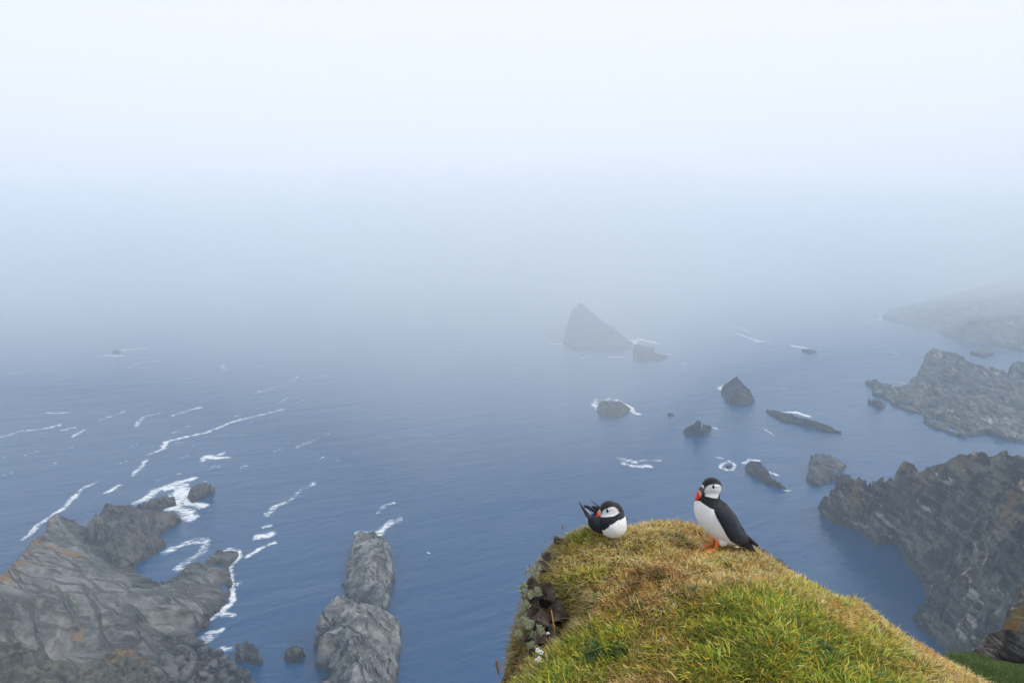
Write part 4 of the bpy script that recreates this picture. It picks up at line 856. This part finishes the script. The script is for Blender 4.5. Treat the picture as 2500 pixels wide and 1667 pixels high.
def bill(parent, c, R, rad, scale=1.0, gl=.46):
    """deep, laterally flat bill with a curved culmen and grey, cream and red bands"""
    m, n = 22, 20; V, col = [], []
    for i in range(m):
        f = i / (m - 1); xx = rad * .90 + f * 37 * scale
        topz = (19 - 2 * f - 31 * f ** 2.1) * scale; botz = (-19 + 1.5 * math.sin(f * 3.14) + 4.0 * f ** 2) * scale
        hw = (10.5 * (1 - f) ** .8 + 1.0) * scale; cz, hh = (topz + botz) / 2, max(.8, (topz - botz) / 2)
        for k in range(n):
            a = 2 * math.pi * k / n; V.append((xx + (f - .5) * 0 + 3.0 * math.cos(a) * (1 - f) * -1, math.sin(a) * hw * (1 - .25 * abs(math.cos(a))), cz + math.cos(a) * hh))
            zz = cz + math.cos(a) * hh; g = f + .10 * (1 - ((zz) / 20) ** 2) - .05     # bands curve with the bill's plates
            cc = (.72, .60, .36) if g < min(.10, gl * .5) else ((.045, .05, .065) if g < gl else ((.80, .42, .20) if g < gl + .08 else (.74, .055, .022)))
            if gl + .08 < g and abs(((g - .45) * 9) % 1 - .5) > .42: cc = (.5, .035, .02)
            if abs(zz - (botz + (topz - botz) * .36)) < .9 * scale: cc = tuple(.55 * q for q in cc)
            col.append(cc)
    Q = [(i * n + k, i * n + (k + 1) % n, (i + 1) * n + (k + 1) % n, (i + 1) * n + k) for i in range(m - 1) for k in range(n)]
    V = np.array(V); V = np.concatenate([V, V[(m - 1) * n:].mean(0)[None]]); col.append((.5, .05, .02)); T = [(len(V) - 1, (m - 1) * n + k, (m - 1) * n + (k + 1) % n) for k in range(n)]
    Vw = (V @ np.array(R).T + np.array(c)) * .001
    return mesh_np('bill', Vw, [np.array(Q, np.int32), np.array(T, np.int32)], M_bill, parent=parent, cols=np.array(col))
def on_head(c, R, rad, az, el, k=1.0):
    a, e = math.radians(az), math.radians(el); u = np.array((math.cos(e) * math.cos(a), math.cos(e) * math.sin(a), math.sin(e)))
    return u, np.array(c) + np.array(R) @ (u * np.array(rad) * k)
def face(parent, c, R, rad):
    R_ = np.array(R)
    for s in (1, -1):
        u, p = on_head(c, R, rad, 72 * s, 17, .985); zax = R_ @ u
        q = Vector(zax).to_track_quat('X', 'Z').to_matrix()
        V, F = sphere_np(p * .001, (.0022, .0040, .0042), 14, 10, q); e = mesh_np('eye', V, F, M_eye, parent=parent)
        # the pointed dark plate over the eye and the red ring round it
        tri = np.array([(0.0006, -.0044, .0005), (.0006, .0044, .0005), (.0006, .0, .0088)]) @ np.array(q).T + p * .001 + zax * .0012
        tri2 = tri - zax * .004; mesh_np('eye_plate', np.concatenate([tri, tri2]), [np.array([(0, 1, 4, 3), (1, 2, 5, 4), (2, 0, 3, 5)]), np.array([(0, 1, 2), (5, 4, 3)])], M_eye, parent=e, smoothed=False)
        V, F = sphere_np(p * .001 - zax * .0006, (.0020, .0044, .0046), 14, 10, q); mesh_np('eye_ring', V, F, M_ring, parent=e)
        pts = [on_head(c, R, rad, a * s, e_, 1.0)[1] * .001 for a, e_ in ((80, 14), (95, 11), (110, 9), (122, 9))]
        V, F = tube_np(np.array(pts), [.0009, .0009, .0007, .0004], 6); mesh_np('face_crease', V, F, M_line, parent=parent)
        u, p = on_head(c, R, rad, 36 * s, -33, 1.03); q = Vector(R_ @ u).to_track_quat('X', 'Z').to_matrix()
        V, F = sphere_np(p * .001, (.0034, .0056, .0062), 12, 8, q); mesh_np('gape_rosette', V, F, M_ros, parent=parent)

def webbed_foot(parent, x, y, z, yaw, sz=1.0):
    root = []
    toes = [(-.42, .036), (0.0, .044), (.42, .038)]; tips = []
    for a, l in toes:
        dx, dy = math.cos(yaw + a), math.sin(yaw + a); P = np.array([(x, y, z + .010), (x + dx * l * .35, y + dy * l * .35, z + .0085), (x + dx * l * .7, y + dy * l * .7, z + .0055), (x + dx * l, y + dy * l, z + .002)]) 
        root.append(tube_np(P, [.0038, .0034, .0030, .0022], 8)); tips.append(P)
    V, F = join_np(root); f = mesh_np('foot', V, F, M_leg, parent=parent)
    W_ = []; 
    for a, b_ in ((0, 1), (1, 2)):
        k = len(W_); W_ += [tips[a][0], tips[a][2], tips[a][3], (tips[a][3] + tips[b_][3]) / 2 - np.array((math.cos(yaw) * .006, math.sin(yaw) * .006, 0)), tips[b_][3], tips[b_][2]]
    W_ = np.array(W_); top = W_ + (0, 0, .0006); bot = W_ - (0, 0, .001)
    Fw = []
    for j in (0, 6): Fw += [(j, j + 1, j + 3, j + 5), (j + 1, j + 2, j + 3, j + 3), (j + 3, j + 4, j + 5, j + 5)]
    Vq = np.concatenate([top, bot]); T = []
    for j in (0, 6): T += [(j, j + 1, j + 3), (j, j + 3, j + 5), (j + 1, j + 2, j + 3), (j + 3, j + 4, j + 5)]
    T2 = T + [(c_ + 12, b2_ + 12, a_ + 12) for a_, b2_, c_ in T]
    mesh_np('web', Vq, np.array(T2), M_leg, parent=f, smoothed=False)
    for P in tips:
        d_ = (P[3] - P[2]); d_ /= np.linalg.norm(d_); V, F = tube_np(np.array([P[3] - d_ * .001, P[3] + d_ * .004 + (0, 0, .0005), P[3] + d_ * .0075 - (0, 0, .0025)]), [.0016, .0012, .0003], 6); mesh_np('claw', V, F, M_claw, parent=f)
def wing_shell(name, parent, front, back, sp, side, thick=5.0, lift=2.5):
    """folded wing lying on the flank: strips between a front edge and a back edge, bulged over the body"""
    nu, nv = 40, 18; x_, z_, a_, b_ = sp
    def res(poly):
        P = np.array(poly, float); l = np.concatenate([[0], np.cumsum(np.hypot(*np.diff(P, axis=0).T))]); t = np.linspace(0, l[-1], nu); q = np.stack([np.interp(t, l, P[:, 0]), np.interp(t, l, P[:, 1])], 1)
        for _ in range(3): q[1:-1] = (q[:-2] + 2 * q[1:-1] + q[2:]) / 4
        return q
    A, B = res(front), res(back); outer, inner = [], []
    for i in range(nu):
        for j in range(nv):
            v = j / (nv - 1); p = A[i] * (1 - v) + B[i] * v
            d = np.hypot(x_ - p[0], z_ - p[1]); k = int(np.argmin(d)); s = min(1.0, d[k] / a_[k]); yb = b_[k] * math.sqrt(max(0, 1 - s * s))
            uu = i / (nu - 1); bulge = math.sin(math.pi * min(1, max(0, v))) ** .6
            sk_ = smooth(.0, .22, uu) * smooth(-.02, .16, v) * (smooth(-.02, .12, 1 - v) if uu < .6 else 1); y = max(yb, 11 * (1 - uu) + 7) - 4 * (1 - sk_) + lift * sk_ + thick * bulge * (1 - .55 * uu) * sk_
            feather = 1.1 * math.sin(uu * 46 + v * 9) * smooth(.35, .7, uu)
            outer.append((p[0], side * (y + feather * .5), p[1])); inner.append((p[0], side * max(1.0, y - 7 * (0.25 + bulge)), p[1]))
    V = np.array(outer + inner) * .001; n = nu * nv; Q = []
    for i in range(nu - 1):
        for j in range(nv - 1):
            a = i * nv + j; q = (a, a + 1, a + nv + 1, a + nv); Q.append(q); Q.append(tuple(t + n for t in q[::-1]))
    for i in range(nu - 1):
        for j in (0, nv - 1): a = i * nv + j; Q.append((a, a + nv, a + nv + n, a + n))
    for j in range(nv - 1):
        for i in (0, nu - 1): a = i * nv + j; Q.append((a, a + 1, a + 1 + n, a + n))
    col = np.tile(BLUEB, (2 * n, 1)); uu = np.tile(np.repeat(np.linspace(0, 1, nu), nv), 2); vv = np.tile(np.tile(np.linspace(0, 1, nv), nu), 2)
    col *= (.85 + .5 * fbm(uu * 20, vv * 6, None, 3, 3))[:, None]; col += np.array((.006, .003, .002)) * smooth(.5, .8, uu)[:, None]
    fe = np.abs(((uu * 9 + vv * 2.5 + .3 * np.sin(vv * 14)) % 1) - .5) * 2; col *= (1 + 1.3 * smooth(.82, 1.0, fe) * smooth(.12, .3, uu))[:, None]
    fl = np.abs(((vv * 7) % 1) - .5) * 2; col *= (1 + .8 * smooth(.85, 1.0, fl) * smooth(.55, .7, uu))[:, None]
    o = mesh_np(name, V, np.array(Q), M_body, parent=parent, cols=col)
    bm = bmesh.new(); bm.from_mesh(o.data); bmesh.ops.recalc_face_normals(bm, faces=bm.faces); bm.to_mesh(o.data); bm.free(); return o
def plume(name, parent, pts, wid, th, mat=M_body, col=BLACK):
    """a flat tapered feather bundle along a path (mm)"""
    P = np.array(pts, float); s = np.linspace(0, len(P) - 1, 12); Q = np.stack([np.interp(s, np.arange(len(P)), P[:, k]) for k in range(3)], 1); w = np.interp(s, np.linspace(0, len(P) - 1, len(wid)), wid)
    V, F = tube_np(Q * .001, [(a * .001, max(.6, min(th, a * .45)) * .001) for a in w], 10); return mesh_np(name, V, F, mat, parent=parent, cols=np.tile(col, (len(V), 1)))

def standing_puffin():
    fx = on_ground(1738, 1342, 0); base = at_t(*fx); k = 1.0
    root = empty('puffin', tuple(base)); root.rotation_euler = (math.radians(-7), 0, 0)
    yaw = math.radians(180 + 2); root.rotation_mode = 'QUATERNION'
    root.rotation_quaternion = (Matrix.Rotation(math.radians(-5), 3, 'X') @ Matrix.Rotation(yaw, 3, 'Z')).to_quaternion()
    zs, xs_ = .905, .95
    rows = [(-124, 34, 7, 9), (-108, 40, 17, 20), (-84, 49, 32, 34), (-60, 62, 43, 44), (-38, 84, 53, 52), (-16, 110, 59, 56), (4, 138, 57, 55), (14, 162, 49, 49), (12, 182, 38, 40), (7, 200, 31, 33), (5, 214, 27, 28)]
    rows = [(x * xs_, z * zs, a * .93, b * .93) for x, z, a, b in rows]
    V, F, spn = loft(rows); hc = (4 * xs_, 0, 224 * zs); hr = (32, 30.5, 31); R = head_frame(hc, math.radians(13), math.radians(8))
    hv, hf = sphere_np(hc, hr, 32, 20, R); hv2, hf2 = sphere_np(np.array(hc) + np.array(R) @ np.array((7, 0, -6)), (30, 25, 25), 28, 18, R)
    th = []
    for s in (1, -1): th.append(sphere_np((-28, s * 16, 38), (19, 14, 21), 20, 12))
    parts = [(V * .001, F), (hv * .001, hf), (hv2 * .001, hf2)] + [(a * .001, b) for a, b in th]
    o, P = remeshed('body', parts, .0015, 7, root, M_body); Pm = P * 1000
    x_, z_, a_, b_ = spn
    D = np.hypot(Pm[:, 0:1] - x_[None], Pm[:, 2:3] - z_[None]); kk = D.argmin(1)
    tx, tz = np.gradient(x_), np.gradient(z_); l = np.hypot(tx, tz); nx, nz = tz / l, -tx / l
    s = (Pm[:, 0] - x_[kk]) * nx[kk] + (Pm[:, 2] - z_[kk]) * nz[kk]
    jag = (fbm(P[:, 0] * 160, P[:, 1] * 160, P[:, 2] * 160, 3, 3) - .5) * 9
    cols = np.tile(BLACK, (len(P), 1)); white = (s + jag > -12) & (Pm[:, 2] + jag * .7 < 152 * zs + .52 * Pm[:, 0]) ; cols[white] = WHITE
    flank = white & (s < 4) & (Pm[:, 2] < 80); cols[flank] = WHITE * .9
    paint_head(Pm, hc, R, 32, cols); set_col(o.data, cols)
    bill(root, hc, np.array(R @ Matrix.Rotation(math.radians(14), 3, 'Y')), 32, 1.1); face(root, hc, R, (32.6, 30.4, 31.2))
    front = [(30, 172), (16, 150), (2, 120), (-14, 92), (-30, 62), (-48, 38), (-80, 20), (-120, 4), (-146, -8)]
    back = [(8, 190), (-24, 182), (-50, 160), (-76, 128), (-90, 100), (-104, 74), (-118, 50), (-132, 22), (-147, -6)]
    for sd_ in (1, -1): wing_shell('wing', root, [(a * xs_, b * zs) for a, b in front], [(a * xs_, b * zs) for a, b in back], spn, sd_)
    tail = plume('tail', root, [(-84, 0, 58), (-112, 0, 40), (-134, 0, 22), (-150, 0, 12)], [17, 18, 16, 6], 9)
    plume('undertail', root, [(-70, 0, 34), (-95, 0, 24), (-118, 0, 15)], [20, 14, 4], 9, col=WHITE * .95)
    # wing edge flashes where the white underside shows
    plume('feather_edge', root, [(-52, 55, 30), (-60, 52, 27), (-70, 47, 26)], [1, 3.0, 1], 2, col=WHITE * .9)
    for s_, yy, fw in ((1, 20, .25), (-1, -16, -.05)):
        V, F = tube_np(np.array([(-.018, yy * .0009, .042), (-.012, yy * .001, .028), (-.006, yy * .001, .012), (-.002, yy * .001, .006)]), [.0075, .0056, .0046, .0045], 10); mesh_np('leg', V, F, M_leg, parent=root); webbed_foot(root, -.003, yy * .001, 0.0, fw)
    return tag(root, 'standing puffin with red striped bill and orange feet, facing left on the knoll', 'puffin', 'puffins on the knoll')
standing_puffin()

def resting_puffin():
    fx = on_ground(1495, 1313, 0); base = at_t(*fx); k = fx[2] / FPX * 1000       # mm per photo pixel at that depth
    root = empty('puffin', tuple(base)); root.rotation_mode = 'QUATERNION'
    # local frame: X image right, Y away from the camera, Z up, leaning back a little as the bird squats on the slope
    root.rotation_quaternion = Matrix.Rotation(math.radians(-13), 3, 'X').to_quaternion()
    E = lambda c, r, rot=None: (lambda a: (a[0] * .001, a[1]))(sphere_np(np.array(c) * k, np.array(r) * k, 32, 20, rot))
    ry = Matrix.Rotation
    parts = [E((-2, -2, 35), (38, 40, 33), ry(.5, 3, 'Y')), E((8, -4, 38), (26, 36, 33)), E((6, 6, 56), (25, 26, 25)), E((-26, 14, 36), (32, 32, 25)), E((2, -2, 66), (23, 23, 22)), E((-8, -6, 69), (23, 22, 22))]
    o, P = remeshed('body', parts, .0015, 8, root, M_body); Q = P * 1000 / k
    line = np.interp(Q[:, 0], [-60, -41, -22, -16, -10, -7, 7, 22, 29, 45], [19, 19, 22, 27, 36, 36, 44, 49, 53, 60])
    jag = (fbm(P[:, 0] * 150, P[:, 1] * 150, P[:, 2] * 150, 13, 3) - .5) * 6
    cols = np.tile(BLACK * 1.15, (len(P), 1)); cols[(Q[:, 2] + jag - Q[:, 1] * -.10 < line) & (Q[:, 1] < 16)] = WHITE
    hc = np.array((-9, -6, 69)) * k; R = Matrix.Rotation(math.radians(180 + 4), 3, 'Z') @ Matrix.Rotation(math.radians(30), 3, 'Y') @ Matrix.Rotation(math.radians(-8), 3, 'X')
    paint_head(P * 1000, hc, R, 22.5 * k, cols); set_col(o.data, cols)
    bill(root, hc, np.array(R @ Matrix.Rotation(math.radians(4), 3, 'Y')), 22.5 * k, .95, .16); face(root, hc, R, (23 * k, 22 * k, 22 * k))
    def W_(pts): return [tuple(np.array(p) * k) for p in pts]
    # near wing: plump folded coverts, then primaries crossing up to the left
    V, F = sphere_np(np.array((-37, -13, 34)) * k * .001, np.array((27, 14, 18)) * k * .001, 28, 18, ry(.62, 3, 'Y')); w = mesh_np('wing', V, F, M_body, parent=root, cols=np.tile(BLUEB, (len(V), 1)))
    plume('primaries', w, W_([(-44, -12, 42), (-58, -8, 52), (-66, -4, 64), (-74, 0, 76), (-80, 2, 87)]), [15 * k, 12 * k, 7 * k, 5 * k, 1.5 * k], 5, col=BLACK)
    w2 = plume('wing', root, W_([(-18, 24, 58), (-32, 26, 66), (-46, 28, 72)]), [16 * k, 14 * k, 6 * k], 9, col=BLUEB)
    plume('primaries', w2, W_([(-28, 22, 72), (-40, 20, 80), (-51, 18, 88)]), [3.5 * k, 2.5 * k, .7 * k], 2, col=BLACK)
    plume('tail', root, W_([(-28, 20, 54), (-44, 20, 64), (-56, 20, 71), (-66, 20, 74)]), [16 * k, 15 * k, 11 * k, 7 * k], 6, col=BLUEB)
    plume('feather_edge', root, W_([(-53, -3, 58), (-60, -1, 66), (-66, 1, 73)]), [1.0 * k, 2.2 * k, .5 * k], 1.5, col=WHITE * .7)
    V, F = tube_np(np.array(W_([(-34, -10, 14), (-40, -14, 16), (-43, -15, 15)])) * .001, [.003, .003, .002], 8); mesh_np('foot', V, F, M_leg, parent=root)
    return tag(root, 'resting puffin hunched on the turf with its bill tucked over its back', 'puffin', 'puffins on the knoll')
resting_puffin()

# ------------------------------------------------------------------ birds over the water
M_bird = plain('dark_seabird', (0.05, 0.05, 0.06), .8, .2); M_gull = plain('white_gull', (0.8, 0.8, 0.8), .8, .2)
def flying(px, py, Y, lab, mat, span=1.1, yaw=.4):
    root = empty('seabird', tuple(at_y(px, py, Y)), (0, 0, yaw)); L_ = span * .38
    V, F = tube_np(np.array([(-L_ * .5, 0, 0), (-L_ * .25, 0, .02), (0, 0, .03), (L_ * .3, 0, .04), (L_ * .5, 0, .03)]), [.02, .07, .1, .06, .02], 8); mesh_np('body', V, F, mat, parent=root)
    for s in (1, -1):
        V, F = tube_np(np.array([(.08, 0, .03), (.12, s * span * .22, .12), (-.02, s * span * .5, .08)]), [(.09, .02), (.08, .015), (.015, .006)], 6); mesh_np('wing', V, F, mat, parent=root)
    return tag(root, lab, 'bird', 'seabirds flying over the water')
flying(122, 764, 420, 'dark speck of a seabird flying in the fog on the far left', M_bird, 2.0)
flying(253, 838, 360, 'dark seabird flying low near the far foam rock on the left', M_bird, 1.6, 1.2)
flying(1046, 1350, 120, 'tiny white gull flying over the open water left of the knoll', M_gull, 1.0, .9)

# ------------------------------------------------------------------ the sea haze
def build_haze():
    m = bpy.data.materials.new('sea_haze'); m.use_nodes = True; nt = m.node_tree
    nt.nodes.remove(nt.nodes['Principled BSDF'])
    v = N(nt, 'ShaderNodeVolumePrincipled')
    v.inputs['Color'].default_value = (0.72, 0.87, 1.0, 1); v.inputs['Absorption Color'].default_value = (0, 0, 0, 1)
    v.inputs['Density'].default_value = 0.0007; v.inputs['Anisotropy'].default_value = 0.0
    nt.links.new(v.outputs[0], nt.nodes['Material Output'].inputs['Volume'])
    R, z0, z1 = 9500.0, -9.0, 208.0
    V = [(x, y, z) for z in (z0, z1) for x, y in ((-R, -R), (R, -R), (R, R), (-R, R))]
    F = [(3, 2, 1, 0), (4, 5, 6, 7), (0, 1, 5, 4), (1, 2, 6, 5), (2, 3, 7, 6), (3, 0, 4, 7)]
    o = mesh_np('haze', V, np.array(F), m, smoothed=False); tag(o, 'pale blue-white sea haze', None, kind='stuff')
build_haze()

# the bank of sea fog standing off the coast: a lumpy cloud on the water, its leaning front nearest in the middle
def build_fog_bank():
    m = bpy.data.materials.new('sea_fog'); m.use_nodes = True; nt = m.node_tree
    nt.nodes.remove(nt.nodes['Principled BSDF'])
    v = N(nt, 'ShaderNodeVolumePrincipled')
    v.inputs['Color'].default_value = (0.985, 0.99, 1.0, 1); v.inputs['Absorption Color'].default_value = (0, 0, 0, 1)
    v.inputs['Density'].default_value = 0.0023; v.inputs['Anisotropy'].default_value = 0.0
    nt.links.new(v.outputs[0], nt.nodes['Material Output'].inputs['Volume'])
    th = np.radians(np.linspace(-88, 88, 177)); nz = 24; zl = np.linspace(-7, 198, nz); Rb = 9000.0
    R0 = np.interp(np.degrees(th), [-88, -45, -30, -18, -8, 0, 7, 13, 20, 28, 36, 50, 88], [900, 680, 540, 380, 240, 225, 260, 360, 560, 720, 780, 820, 1000])
    rings = []
    for z in zl:
        nse = (fbm(th * 5 + 3, np.full_like(th, z / 70), None, 301, 4) - .5) * 330
        rings.append(np.maximum(R0 + 2.6 * max(z, 0) + nse * (.25 + .75 * min(1, max(z, 0) / 120)), 170))
    V = []; na = len(th)
    for z, r in zip(zl, rings): V += [(a * math.sin(t), a * math.cos(t), z) for a, t in zip(r, th)]
    V += [(Rb * math.sin(t), Rb * math.cos(t), zl[0]) for t in th]; V += [(Rb * math.sin(t), Rb * math.cos(t), zl[-1]) for t in th]
    F = [(j * na + i, j * na + i + 1, (j + 1) * na + i + 1, (j + 1) * na + i) for j in range(nz - 1) for i in range(na - 1)]
    b0, b1, t0 = nz * na, (nz + 1) * na, (nz - 1) * na
    for i in range(na - 1):
        F += [(t0 + i, t0 + i + 1, b1 + i + 1, b1 + i), (b1 + i, b1 + i + 1, b0 + i + 1, b0 + i), (b0 + i, b0 + i + 1, i + 1, i)]
    V = np.array(V); T = []
    for e in (0, na - 1):      # close the two ends with fans
        col = [j * na + e for j in range(nz)] + [b1 + e, b0 + e]
        T += [(col[0], col[k], col[k + 1]) for k in range(1, len(col) - 1)]
    o = mesh_np('fog_bank', V, [np.array(F, np.int32), np.array(T, np.int32)], m, smoothed=False)
    bm = bmesh.new(); bm.from_mesh(o.data); bmesh.ops.recalc_face_normals(bm, faces=bm.faces); bm.to_mesh(o.data); bm.free()
    tag(o, 'white bank of sea fog lying on the far water', None, kind='stuff')
build_fog_bank()
